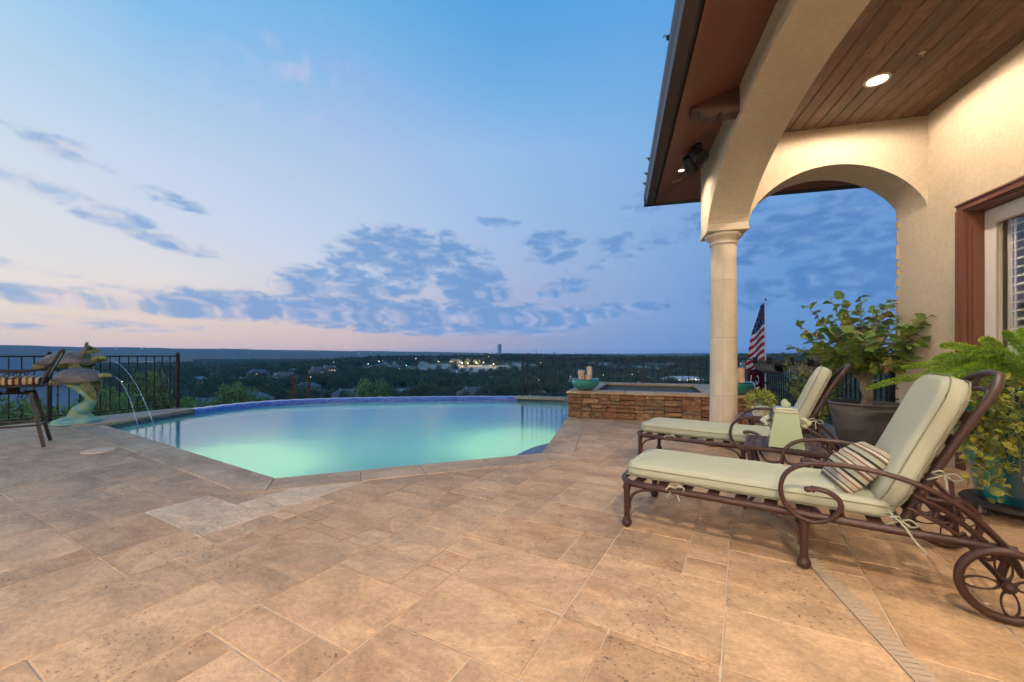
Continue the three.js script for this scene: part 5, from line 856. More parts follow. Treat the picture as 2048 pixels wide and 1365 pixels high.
// ================================================================ plants
class Leaves {                                                // collects small leaf faces into one mesh
  constructor() { this.p = []; this.c = []; this.i = []; }
  // a leaf from its base b along d, lying in the plane of d and s; width w; colours of the middle and the rim
  add(b, d, s, len, w, c1, c2 = c1, fold = 0.15) {
    const k = this.p.length / 3, up = V(0, 0, 0).crossVectors(s, d).normalize().multiplyScalar(w * fold);
    const pt = (u, v, l) => this.p.push(b.x + d.x * len * u + s.x * w * v + up.x * l, b.y + d.y * len * u + s.y * w * v + up.y * l, b.z + d.z * len * u + s.z * w * v + up.z * l);
    pt(0, 0, 0); pt(0.45, -0.5, 1); pt(1, 0, 0); pt(0.45, 0.5, 1); pt(0.45, 0, 0);
    for (const c of [c1, c2, c2, c2, c1]) this.c.push(...c);
    this.i.push(k, k + 1, k + 4, k + 1, k + 2, k + 4, k + 2, k + 3, k + 4, k + 3, k, k + 4);
  }
  tiny(b, d, s, len, w, c) { const k = this.p.length / 3; for (const [u, v] of [[0, 0], [0.5, -0.5], [1, 0], [0.5, 0.5]]) { this.p.push(b.x + d.x * len * u + s.x * w * v, b.y + d.y * len * u + s.y * w * v, b.z + d.z * len * u + s.z * w * v); this.c.push(...c); } this.i.push(k, k + 1, k + 2, k, k + 2, k + 3); }
  geo() { const g = new THREE.BufferGeometry(); g.setAttribute('position', new THREE.Float32BufferAttribute(this.p, 3)); g.setAttribute('color', new THREE.Float32BufferAttribute(this.c, 3)); g.setIndex(this.i); g.computeVertexNormals(); return g; }
}
const rdir = (r, up = 0) => { const a = r() * Math.PI * 2, z = r() * 2 - 1, q = Math.sqrt(1 - z * z); return V(Math.cos(a) * q, z + up, Math.sin(a) * q).normalize(); };
const side = (d, r) => V(0, 0, 0).crossVectors(d, rdir(r)).normalize();
const leafMat = new THREE.MeshPhysicalMaterial({ vertexColors: true, roughness: 0.55, transmission: 0.3, side: THREE.DoubleSide });
const barkMat = mat(0.24, 0.19, 0.14, 0.9, { bumpMap: gray(128, 128, (u, v) => fbm(u * 6, v * 14, 4, 6, 2), 3, 1), bumpScale: 0.01 });
const soil = mat(0.04, 0.028, 0.02, 1);

{ // ---- grey pot and its leafy shrub
  const t = thing('grey_pot', 'large grey round planter pot by the villa wall', 'pot', [4.19, 0, -4.85]);
  const pm = mat(1, 1, 1, 0.85, { map: tex(512, 256, (u, v, o) => { const n = fbm(u * 8, v * 4, 5, 8, 3), s = smooth(0.5, 0.7, fbm(u * 3, v * 9, 4, 3, 8)) * smooth(0.2, 0.5, v) * smooth(0.95, 0.7, v), k = 52 + 30 * n + 56 * s; o[0] = k; o[1] = k * 0.97; o[2] = k * 0.93; }, true), bumpMap: gray(256, 256, (u, v) => fbm(u * 30, v * 20, 4, 30, 3)), bumpScale: 0.006 });
  part('pot', lathe([[0, 0], [0.19, 0], [0.21, 0.015], [0.25, 0.12], [0.295, 0.3], [0.325, 0.47], [0.335, 0.53], [0.345, 0.535], [0.348, 0.56], [0.335, 0.565], [0.318, 0.56], [0.31, 0.5], [0, 0.49]], 56), pm, t);
  part('soil', new THREE.CircleGeometry(0.313, 30).rotateX(-Math.PI / 2).translate(0, 0.51, 0), soil, t);
  const s = thing('leafy_shrub', 'leafy green shrub on woody stems growing in the grey pot', 'shrub', [4.19, 0.5, -4.85]), r = rng(41);
  part('trunk', merge(sweep([[0, 0, 0], [0.02, 0.12, 0.01], [-0.01, 0.24, 0.0], [0.0, 0.34, 0.01]], [0.045, 0.036, 0.034, 0.03], 20, 10), sweep([[0.03, 0, 0.03], [0.05, 0.14, 0.03], [0.03, 0.3, 0.02]], [0.03, 0.026, 0.02], 14, 8), sweep([[0.0, 0.3, 0], [0.08, 0.42, 0.05], [0.1, 0.52, 0.06]], [0.012, 0.01, 0.006], 14, 6)), barkMat, s);
  const mk = (c1, c2, w) => { const l = new Leaves(), n = 4; const P = l.p, C = l.c; // an oval pointed leaf, folded along the rib and drooping
    for (let i = 0; i <= n; i++) { const u = i / n, hw = w * Math.sin(Math.PI * Math.pow(u, 0.75)) * 0.5, y = -0.16 * u * u; P.push(u, y, 0, u, y + hw * 0.35, hw, u, y + hw * 0.35, -hw); for (const c of [c1, c2, c2]) C.push(...c); }
    for (let i = 0; i < n; i++) { const a = i * 3, b = a + 3; l.i.push(a, a + 1, b, b, a + 1, b + 1, a, b, a + 2, a + 2, b, b + 2); } return l.geo(); };
  const LG = [mk([0.17, 0.28, 0.035], [0.22, 0.34, 0.04], 0.72), mk([0.1, 0.18, 0.025], [0.13, 0.22, 0.03], 0.66), mk([0.32, 0.36, 0.04], [0.4, 0.38, 0.05], 0.7), mk([0.2, 0.33, 0.05], [0.18, 0.29, 0.04], 0.78), mk([0.26, 0.2, 0.05], [0.3, 0.22, 0.06], 0.68)];
  const stems = [], more = []; let count = 0; const leafAt = (p, d, sc) => { const lg = LG[[0, 0, 1, 1, 2, 3, 3, 0, 4, 1][Math.floor(r() * 10)]], own = count % 2 === 0 && count < 596, o = own ? part('leaf', lg, leafMat, s) : new THREE.Object3D(); o.position.copy(p); const x = d.clone().setY(d.y * 0.5 - 0.12 * r()).normalize(); o.quaternion.setFromUnitVectors(V(1, 0, 0), x); o.rotateX((r() - 0.5) * 1.4); o.scale.setScalar(sc); count++; if (!own) { o.updateMatrix(); more.push(lg.clone().applyMatrix4(o.matrix)); } };
  for (let k = 0; k < 58; k++) {
    const a = k * 2.4 + r() * 0.7, reach = 0.18 + 0.6 * r(), top = 0.5 + 0.88 * r() * (1.12 - reach * 0.45), ex = k === 3 ? 0.86 : Math.cos(a) * reach, ez = k === 3 ? 0.25 : Math.sin(a) * reach * 0.8, ey = k === 3 ? 0.92 : top;
    const c = curve([[0.0, 0.3 - 0.06 * r(), 0], [ex * 0.25, lerp(0.36, ey, 0.35), ez * 0.25], [ex * 0.65, lerp(0.36, ey, 0.7), ez * 0.65], [ex, ey, ez]]); stems.push(sweep(c.getPoints(6), [0.01, 0.007, 0.003], 14, 6));
    for (let j = 0; j < 15; j++) { const u = 0.42 + 0.58 * (j / 14), p = c.getPointAt(Math.min(1, u)), d = c.getTangentAt(Math.min(1, u)).add(rdir(r).multiplyScalar(1.2)).normalize(); leafAt(p, d, 0.09 + 0.065 * r()); }
  }
  for (let j = 0; j < 6; j++) leafAt(V(0.06, 0.3, 0.04), rdir(r), 0.1);
  part('branches', merge(stems), barkMat, s); part('inner_leaves', mergeGeometries(more), leafMat, s).userData.kind = 'stuff';
}
{ // ---- small potted plant on the round table
  const t = thing('small_plant_pot', 'small white square pot with a yellow green plant on round table', 'pot plant', [2.86, 0.424, -4.68], 0.3), r = rng(8), l = new Leaves();
  const g = new THREE.CylinderGeometry(0.095, 0.08, 0.11, 4, 1).rotateY(Math.PI / 4).translate(0, 0.055, 0); part('pot', g.toNonIndexed(), mat(0.66, 0.6, 0.52, 0.5), t); t.children[0].geometry.computeVertexNormals();
  for (let k = 0; k < 620; k++) { const d = rdir(r, 0.35), q = 0.07 + 0.09 * Math.sqrt(r()), p = V(d.x * q * 1.05, 0.16 + d.y * q * 0.85, d.z * q * 1.05), e = d.clone().add(rdir(r)).normalize(), y = r(); l.add(p, e, side(e, r), 0.03 + 0.012 * r(), 0.018, y > 0.45 ? [0.42, 0.42, 0.05] : [0.18, 0.28, 0.04], y > 0.7 ? [0.55, 0.5, 0.07] : [0.26, 0.33, 0.05]); }
  const f = part('foliage', l.geo(), leafMat, t); f.userData.kind = 'stuff';
}
{ // ---- yellow-green flowering shrub by the black fence
  const t = thing('flowering_shrub', 'yellow green shrub with faded cream blooms by the black fence', 'shrub', [4.7, 0, -6.3]), r = rng(15), l = new Leaves(), st = [];
  for (let k = 0; k < 30; k++) { const a = r() * 6.28, q = 0.5 * Math.sqrt(r()), e = V(Math.cos(a) * q * 0.9, 0.55 + 0.55 * r(), Math.sin(a) * q); st.push(sweep([[0.05 * Math.cos(a), 0, 0.05 * Math.sin(a)], [e.x * 0.5, e.y * 0.55, e.z * 0.5], [e.x, e.y, e.z]], [0.01, 0.006, 0.003], 10, 5));
    for (let j = 0; j < 42; j++) { const u = 0.25 + 0.75 * r(), p = V(e.x * u, e.y * u, e.z * u).add(rdir(r).multiplyScalar(0.11 * r())), d = rdir(r, 0.1), y = r(); l.add(p, d, side(d, r), 0.06 + 0.03 * r(), 0.04, y > 0.5 ? [0.34, 0.38, 0.05] : [0.17, 0.26, 0.035], y > 0.75 ? [0.52, 0.5, 0.07] : [0.28, 0.35, 0.05]); } }
  part('stems', merge(st), barkMat, t); part('foliage', l.geo(), leafMat, t).userData.kind = 'stuff';
  for (const [x, y, z] of [[-0.1, 1.12, 0.1], [0.12, 1.04, 0.05], [0.26, 1.1, -0.1], [-0.3, 0.9, 0.2]]) { const b = new Leaves(); for (let k = 0; k < 110; k++) { const d = rdir(r); b.add(V(x + d.x * 0.075, y + d.y * 0.06, z + d.z * 0.075), d.clone().add(rdir(r).multiplyScalar(0.6)).normalize(), side(d, r), 0.025, 0.022, [0.5, 0.42, 0.24]); } part('bloom', b.geo(), leafMat, t); }
}
{ // ---- long baskets hung on the black fence
  const liner = mat(1, 1, 1, 1, { map: tex(256, 256, (u, v, o) => { const k = 112 + 110 * vn(u * 60, v * 5, 60, 3) * vn(u * 12, v * 12, 12, 5); o[0] = k * 1.02; o[1] = k * 0.96; o[2] = k * 0.9; }, true, 2, 1), bumpMap: gray(256, 256, (u, v) => vn(u * 70, v * 6, 70, 4), 2, 1), bumpScale: 0.02 });
  const fx = (s) => [4.66 + 0.2517 * s, -4.92 - 0.9678 * s];
  for (const [s, L, lab] of [[3.6, 1.25, 'long grey fibre basket planter hung on the fence beside the flagpole'], [1.75, 1.05, 'long grey fibre basket planter on the fence behind the shrub']]) {
    const c = fx(s), t = thing('basket_planter', lab, 'planter', [c[0] - 0.2, 0.72, c[1] - 0.05], HOUSE_TURN + Math.PI / 2), r = rng(s * 10 | 0);   // its x runs along the fence
    const pos = [], idx = [], uv = []; const n = 20, m = 12; for (let i = 0; i <= n; i++) for (let j = 0; j <= m; j++) { const u = i / n * 2 - 1, a = Math.PI * j / m, k = 1 - 0.22 * Math.abs(u) ** 6; pos.push(u * L / 2 * (0.86 + 0.14 * Math.abs(Math.cos(a))), -Math.sin(a) * 0.2 * k + 0.23 + 0.01 * Math.sin(i * 2.2), -Math.cos(a) * 0.15); uv.push(u * L, j / m); }
    for (let i = 0; i < n; i++) for (let j = 0; j < m; j++) { const a = i * (m + 1) + j, b = a + m + 1; idx.push(a, b, a + 1, a + 1, b, b + 1); }
    const g = new THREE.BufferGeometry(); g.setAttribute('position', new THREE.Float32BufferAttribute(pos, 3)); g.setAttribute('uv', new THREE.Float32BufferAttribute(uv, 2)); g.setIndex(idx); g.computeVertexNormals(); part('liner', g, liner, t);
    const wire = []; for (let k = -3; k <= 3; k++) { const pts = []; for (let j = 0; j <= 8; j++) { const a = Math.PI * j / 8; pts.push([k * L / 7, -Math.sin(a) * 0.208 + 0.23, -Math.cos(a) * 0.157]); } wire.push(tube(pts, 0.004, 20, 5)); } wire.push(rod(V(-L / 2, 0.235, 0.157), V(L / 2, 0.235, 0.157), 0.006), rod(V(-L / 2, 0.235, -0.157), V(L / 2, 0.235, -0.157), 0.006)); part('wire_frame', merge(wire), ironDark, t);
    part('soil', box(L * 0.92, 0.01, 0.27, 0, 0.2, 0), soil, t);
    const l = new Leaves(); for (let k = 0; k < 900; k++) { const p = V((r() - 0.5) * L * 0.95, 0.2 + 0.05 * r(), (r() - 0.5) * 0.26), d = rdir(r, 0.7), y = r(); l.tiny(p, d, side(d, r), 0.04 + 0.04 * r(), 0.014, y > 0.6 ? [0.22, 0.12, 0.07] : y > 0.3 ? [0.12, 0.08, 0.05] : [0.08, 0.1, 0.03]); } part('dried_plants', l.geo(), leafMat, t).userData.kind = 'stuff';
    part('hook', merge(box(0.012, 0.14, 0.09, -L * 0.35, 0.29, -0.16), box(0.012, 0.14, 0.09, L * 0.35, 0.29, -0.16)), ironDark, t);
  }
}
// ---- tall teal pot on a wheeled stand, with a foxtail fern and a variegated creeper
const TP = [3.56, 0, -2.83];
{
  const stand = thing('plant_caddy', 'low dark plant caddy on casters under the tall teal pot', 'plant stand', TP, 0.4);
  part('platform', merge(cyl(0.3, 0.3, 0.022, 0, 0.085, 0, 40), cyl(0.31, 0.31, 0.012, 0, 0.079, 0, 40)), mat(0.035, 0.03, 0.026, 0.6), stand);
  for (let k = 0; k < 4; k++) { const a = k * Math.PI / 2 + 0.5, x = Math.cos(a) * 0.25, z = Math.sin(a) * 0.25, c = new THREE.Group(); c.name = 'caster'; c.position.set(x, 0, z); c.rotation.y = a * 2; stand.add(c); part('wheel', merge(cyl(0.03, 0.03, 0.02, 0, 0, 0, 22).rotateX(Math.PI / 2).translate(0, 0.031, 0.013), cyl(0.03, 0.03, 0.008, 0, 0, 0, 22).rotateX(Math.PI / 2).translate(0, 0.031, -0.012)), mat(0.05, 0.048, 0.046, 0.4), c); part('hub', cyl(0.015, 0.015, 0.05, 0, 0, 0, 16).rotateX(Math.PI / 2).translate(0, 0.031, 0), mat(0.6, 0.58, 0.54, 0.3, { metalness: 0.9 }), c); part('fork', merge(box(0.03, 0.03, 0.05, 0.0, 0.058, 0), cyl(0.02, 0.02, 0.02, 0, 0.068, 0, 14)), mat(0.3, 0.3, 0.3, 0.4, { metalness: 0.8 }), c); }
  const pot = thing('teal_pot', 'tall teal glazed pot beside the villa door', 'pot', [TP[0], 0.0975, TP[2]]);
  const pm = mat(1, 1, 1, 0.14, { map: tex(512, 512, (u, v, o) => { const run = fbm(u * 40, v * 3, 4, 40, 3), n = fbm(u * 6, v * 5, 4, 6, 9), dark = smooth(0.5, 0.72, fbm(u * 12, v * 2, 3, 12, 17)); o[0] = 10 + 26 * n; o[1] = 84 + 64 * n + 30 * run - 50 * dark; o[2] = 96 + 50 * n + 20 * run - 40 * dark; }, true), clearcoat: 1, clearcoatRoughness: 0.07 });
  part('body', lathe([[0, 0], [0.2, 0], [0.225, 0.012], [0.26, 0.14], [0.3, 0.36], [0.325, 0.58], [0.335, 0.74], [0.345, 0.77], [0.365, 0.785], [0.368, 0.81], [0.355, 0.818], [0.325, 0.812], [0.315, 0.76], [0, 0.74]], 60), pm, pot);
  part('soil', new THREE.CircleGeometry(0.317, 30).rotateX(-Math.PI / 2).translate(0, 0.77, 0), soil, pot);
  // foxtail fern: bushy plumes
  const fern = thing('foxtail_fern', 'bright green foxtail fern with long plumes in the teal pot', 'fern', [TP[0], 0.87, TP[2]]), r = rng(61), vn3 = [];
  const plume = (end, lift, len, fat) => {
    const b = V((r() - 0.5) * 0.2, 0, (r() - 0.5) * 0.2), c = curve([b, V(lerp(b.x, end.x, 0.35), lift * 0.75, lerp(b.z, end.z, 0.35)), V(lerp(b.x, end.x, 0.75), lerp(lift, end.y, 0.45), lerp(b.z, end.z, 0.75)), end]), l = new Leaves(), n = Math.round(1900 * len);
    const pts = c.getPoints(40), tone = r(), tip = [0.36 + 0.16 * tone, 0.6 + 0.06 * tone, 0.06], base = [0.14 + 0.06 * tone, 0.34 + 0.06 * r(), 0.03];
    for (let k = 0; k < n; k++) {
      const u = 0.06 + 0.94 * r(), i = Math.min(39, Math.floor(u * 40)), p = pts[i].clone().lerp(pts[i + 1], u * 40 - i), ta = pts[i + 1].clone().sub(pts[i]).normalize(), rad = fat * Math.min(1, 3.2 * u) * Math.pow(1 - u, 0.42) + 0.006, out = rdir(r); out.addScaledVector(ta, -out.dot(ta)).normalize();
      const d = out.clone().addScaledVector(ta, 0.75).normalize(), f = 0.35 + 0.65 * r(); l.tiny(p.addScaledVector(out, rad * f * 0.35), d, side(d, r), rad * (0.55 + 0.4 * r()), 0.0068, [lerp(base[0], tip[0], f * (0.3 + 0.7 * u)), lerp(base[1], tip[1], f * (0.3 + 0.7 * u)), lerp(base[2], tip[2], f)]);
    }
    const o = part('plume', l.geo(), leafMat, fern); part('stalk', tube(pts.filter((_, i) => i % 8 === 0), 0.0035, 30, 5), mat(0.16, 0.2, 0.06, 0.8), o);
  };
  plume(V(-0.93, 0.0, -0.2), 0.14, 1.05, 0.045); plume(V(-0.66, 0.02, 0.02), 0.2, 0.9, 0.055); plume(V(-0.64, 0.16, -0.22), 0.2, 0.9, 0.05); plume(V(-0.58, 0.22, -0.05), 0.26, 0.85, 0.052); plume(V(-0.46, 0.32, -0.12), 0.3, 0.8, 0.052); plume(V(-0.4, 0.24, 0.02), 0.3, 0.7, 0.055); plume(V(-0.3, 0.36, 0.0), 0.32, 0.7, 0.055); plume(V(-0.08, 0.42, -0.05), 0.3, 0.6, 0.055); plume(V(0.1, 0.44, -0.1), 0.3, 0.6, 0.055);
  for (let k = 0; k < 22; k++) { const a = k * 2.4 + r(), q = 0.3 + 0.24 * r(); plume(V(Math.cos(a) * q, -0.04 + 0.36 * r(), Math.sin(a) * q), 0.14 + 0.2 * r(), 0.62, 0.045 + 0.012 * r()); }
  // variegated creeper spilling down the pot's side
  const cr = thing('variegated_creeper', 'yellow edged variegated creeper spilling down the teal pot', 'creeper', [TP[0], 0.9, TP[2]]), rr = rng(71);
  const one = (mid, rim) => { const l = new Leaves(); const P = l.p, C = l.c, n = 4; for (let i = 0; i <= n; i++) { const u = i / n, hw = 0.5 * 0.62 * Math.sin(Math.PI * Math.pow(u, 0.8)), y = -0.1 * u * u + 0.0; P.push(u, y, 0, u, y + hw * 0.25, hw * 0.62, u, y + hw * 0.25, -hw * 0.62, u, y + hw * 0.4, hw, u, y + hw * 0.4, -hw); for (const c of [mid, mid, mid, rim, rim]) C.push(...c); } for (let i = 0; i < n; i++) { const a = i * 5, b = a + 5; for (const [p, q] of [[0, 1], [2, 0], [1, 3], [4, 2]]) l.i.push(a + p, a + q, b + p, b + p, a + q, b + q); } return l.geo(); };
  const CG = [one([0.13, 0.2, 0.03], [0.6, 0.58, 0.12]), one([0.08, 0.14, 0.02], [0.44, 0.46, 0.1]), one([0.4, 0.42, 0.05], [0.68, 0.64, 0.12]), one([0.18, 0.25, 0.04], [0.52, 0.52, 0.14])];
  const vines = [], rest = [[], [], [], []]; let shown = 0;
  for (let k = 0; k < 60; k++) {
    // around the side of the pot that looks to the pool and the camera
    const a = Math.PI * (0.72 + 0.36 * (rr() - 0.5) * 1.7), down = 0.25 + 0.52 * rr(), c0 = Math.cos(a), s0 = Math.sin(a), w = (rr() - 0.5) * 0.1, pr = (y) => lerp(0.36, 0.27, -y / 0.8) + 0.02;
    const pts = [[c0 * 0.24, 0.0, s0 * 0.24], [c0 * 0.4, 0.05, s0 * 0.4]]; for (let j = 1; j <= 5; j++) { const y = -down * j / 5, q = pr(y) + 0.035 + 0.06 * rr(); pts.push([c0 * q + w * j * 0.25 + 0.03 * (rr() - 0.5), y, s0 * q - w * j * 0.2]); }
    const c = curve(pts); vines.push(tube(pts, 0.0025, 30, 5));
    const nl = 30; for (let j = 0; j < nl; j++) { const u = 0.12 + 0.88 * j / (nl - 1), p = c.getPointAt(u).add(rdir(rr).multiplyScalar(0.018)), out = V(p.x, 0, p.z).normalize(), d = out.multiplyScalar(0.7).add(rdir(rr)).normalize(), sc = 0.036 + 0.024 * rr(), v = u > 0.85 && rr() > 0.4 ? 2 : Math.floor(rr() * 4) % 4;
      const mm = new THREE.Matrix4().compose(p, new THREE.Quaternion().setFromUnitVectors(V(1, 0, 0), d).multiply(new THREE.Quaternion().setFromAxisAngle(V(1, 0, 0), (rr() - 0.5) * 1.6)), V(sc, sc, sc));
      if (shown < 298 && j % 5 === 0) { const o = part('leaf', CG[v], leafMat, cr); o.applyMatrix4(mm); shown++; } else rest[v].push(CG[v].clone().applyMatrix4(mm)); }
  }
  part('vines', merge(vines), mat(0.14, 0.13, 0.05, 0.8), cr);
  for (const l of rest) if (l.length) part('foliage', mergeGeometries(l), leafMat, cr).userData.kind = 'stuff';
}

// ================================================================ the country below: trees, houses, towers, lamps
const polar = (az, d) => { const a = az / 57.2958, x = Math.sin(a) * d, z = -Math.cos(a) * d; return [x, landY(x, z), z]; };
// where houses stand: azimuth, distance, width, depth, wall height, turn, wall, roof, lit
const HOUSES = [
  [-52.4, 60, 9, 9, 12.4, 0.3, 'white', 'grey', 0, 'large white house with a grey roof below the left fence'],
  [-36.4, 260, 24, 15, 4.5, 0.3, 'tan', 'slate', 1, 'wide house with a dark slate hip roof among the trees'],
  [-33.0, 300, 26, 14, 5, -0.25, 'cream', 'slate', 1, 'house with a pale gable end and dark roof'],
  [-30.3, 250, 9, 8, 4, 0.4, 'cream', 'brown', 2, 'small house with brightly lit windows in the dark trees'],
  [-29, 620, 30, 16, 5, 0.2, 'cream', 'brown', 1, 'wide brown roofed house with cream chimneys'],
  [-25.5, 640, 22, 15, 8, 0.1, 'pink', 'brown', 1, 'tall pinkish mansion with turrets'],
  [-24.0, 660, 20, 15, 8, -0.2, 'pink', 'brown', 1, 'second pinkish mansion standing beside the turreted one'],
  [-32, 680, 24, 14, 5, 0.6, 'tan', 'slate', 1, 'slate roofed house behind the tall trees'],
  [-37.4, 120, 20, 12, 3.6, 0.2, 'tan', 'grey', 0, 'grey shingle roof just below the pool edge'],
  [-22.6, 190, 20, 12, 3.6, -0.3, 'tan', 'slate', 0, 'dark roof among shrubs under the overflow edge'],
  [-5.2, 330, 27, 15, 4.2, 0.25, 'cream', 'brown', 1, 'house with a brownish hip roof and small dormers below the pool'],
  [3.9, 300, 13, 9, 3.4, 0.4, 'white', 'grey', 0, 'pale grey roof seen through the fence pickets'],
  [-7.9, 1180, 34, 16, 10, 0.05, 'cream', 'tan', 2, 'pale flat building lit by lamps in the clearing'],
  [22.7, 620, 62, 30, 6.5, 0.05, 'cream', 'metal', 2, 'big hall with a pale metal roof and lit walls'],
  [17.8, 640, 30, 14, 8.5, -0.1, 'blue', 'metal', 1, 'tall bluish house beside the big metal roofed hall'],
  [15.3, 700, 24, 12, 6, 0.1, 'cream', 'brown', 2, 'house with two lit gables beyond the spa'],
  [13.2, 640, 18, 10, 6, 0.3, 'white', 'grey', 1, 'white gabled house beyond the spa'],
  [9.6, 900, 16, 9, 7, 0, 'white', 'grey', 2, 'narrow white building with bright signs behind the candles'],
];
const wallC = { white: [0.55, 0.56, 0.58], tan: [0.36, 0.3, 0.23], cream: [0.5, 0.44, 0.34], pink: [0.5, 0.38, 0.33], blue: [0.34, 0.4, 0.5] }, roofC = { grey: [0.3, 0.3, 0.31], slate: [0.17, 0.175, 0.19], brown: [0.24, 0.16, 0.135], tan: [0.34, 0.28, 0.2], metal: [0.42, 0.48, 0.56] };
const cache = new Map(), cm = (kind, key) => { const k = kind + key; if (!cache.has(k)) cache.set(k, mat(...(kind === 'w' ? wallC : roofC)[key], 0.85)); return cache.get(k); };
const winDark = mat(0.03, 0.04, 0.06, 0.1), winLit = mat(0.6, 0.4, 0.2, 0.6, { emissive: new THREE.Color(1, 0.62, 0.26), emissiveIntensity: 2.2 }), trimW = mat(0.55, 0.54, 0.52, 0.7);
const taken2 = [];
function hipRoof(w, d, h, y, over = 0.6) {
  const a = w / 2 + over, b = d / 2 + over, rl = Math.max(0.5, a - b * 0.95), p = [], R0 = [-rl, y + h, 0], R1 = [rl, y + h, 0], A = [-a, y, -b], B = [a, y, -b], C = [a, y, b], D = [-a, y, b];
  for (const q of [[A, R0, R1], [A, R1, B], [B, R1, C], [C, R1, R0], [C, R0, D], [D, R0, A], [A, B, C], [A, C, D]]) p.push(...q.flat());
  const g = new THREE.BufferGeometry(); g.setAttribute('position', new THREE.Float32BufferAttribute(p, 3)); g.computeVertexNormals(); return plain(g);
}
function gable(w, d, h, y, over = 0.4) { const a = w / 2 + over; const g = extrude([[-a, y], [a, y], [0, y + h]], d + over * 2); return g.translate(0, 0, -d / 2 - over); }
function houseAt([az, dist, w, d, h, turn, wc, rc, lit, label], group) {
  const p = polar(az, dist); taken2.push([p[0], p[2], w * 0.75 + 3]); for (const k of dist > 150 ? [22, 44] : []) { const q = polar(az, dist - k); taken2.push([q[0], q[2], w * 0.6]); }
  const t = thing('distant_house', label, 'house', p, turn - az / 57.2958, group), W = cm('w', wc), R = cm('r', rc), r = rng(Math.abs(az * 977 + dist) | 0);
  part('walls', merge(box(w, h + 2.5, d, 0, h / 2 - 1.25, 0), w > 14 ? box(w * 0.4, h + 2.5, 5, w * 0.22, h / 2 - 1.25, d / 2 + 2) : []), W, t);
  const rh = Math.min(w, d) * (rc === 'metal' ? 0.18 : 0.34); const roof = part('roof', merge(hipRoof(w, d, rh, h), w > 14 ? gable(w * 0.4, 7, rh * 0.72, h + 0.02).translate(w * 0.22, 0, d / 2 + 1.2) : []), R, t);
  if (w > 12) part('chimney', box(1.1, rh * 0.9 + 1, 1.1, -w * 0.28, h + rh * 0.55, d * 0.12), W, roof);
  if (wc === 'pink') for (const k of [-1, 1]) part('turret', merge(cyl(1.7, 1.7, h + 5, 0, 0, 0, 10).translate(k * w * 0.34, h / 2 + 1, d / 2), new THREE.ConeGeometry(2.1, 2.4, 10).translate(k * w * 0.34, h + 4.7, d / 2)), W, t);
  const n = Math.max(2, Math.round(w / 4.2)), wg = box(1.5, 1.7, 0.12), fl = h > 7 ? 2 : 1;
  for (let f = 0; f < fl; f++) for (let i = 0; i < n; i++) { const x = -w / 2 + w * (i + 0.5) / n, front = w > 14 && Math.abs(x - w * 0.22) < w * 0.2; part('window', wg, lit === 2 ? (r() < 0.6 ? winLit : winDark) : lit && r() < 0.25 ? winLit : winDark, t).position.set(x, h * (f + 0.55) / fl - 0.2, front ? d / 2 + 4.55 : d / 2 + 0.05); }
  for (const s of [-1, 1]) part('window', box(0.12, 1.7, 1.5), lit === 2 ? winLit : winDark, t).position.set(s * (w / 2 + 0.05), h * 0.55, 0);
  return t;
}
for (const h of HOUSES) houseAt(h);
{ const r = rng(99), ws = ['tan', 'cream', 'white', 'cream', 'tan'], rs = ['slate', 'grey', 'brown', 'slate', 'grey'];
  for (let k = 0; k < 78; k++) { const az = -50 + 96 * r(), dist = 260 + 1500 * Math.pow(r(), 1.15); const p = polar(az, dist); if (taken2.some(([x, z, q]) => Math.hypot(x - p[0], z - p[2]) < q + 24)) continue; houseAt([az, dist, 15 + 9 * r(), 10 + 4 * r(), 3.6 + 2.4 * r(), (r() - 0.5) * 1.6, ws[k % 5], rs[(k * 3) % 5], k % 4 === 0 ? 2 : 1, 'small distant house among the trees of the valley'], 'distant houses among the valley trees'); }
  for (let k = 0; k < 16; k++) { const az = -18 + 46 * r(), dist = 1500 + 900 * r(); const p = polar(az, dist); taken2.push([p[0], p[2], 30]); const t = thing('distant_warehouse', 'long low pale building near the horizon', 'building', p, (r() - 0.5) - az / 57.2958, 'long pale buildings near the horizon'), w = 40 + 50 * r(), h = 7 + 5 * r(); part('walls', box(w, h + 6, 24, 0, h / 2 - 3, 0), cm('w', k % 3 ? 'white' : 'blue'), t); part('roof', box(w + 1, 0.8, 25, 0, h + 0.4, 0), cm('r', 'metal'), t); for (let i = 0; i < 4; i++) part('window', box(w / 6, 2, 0.2), k % 2 ? winLit : winDark, t).position.set(-w / 2 + w * (i + 0.5) / 4, h * 0.5, 12.05); }
}
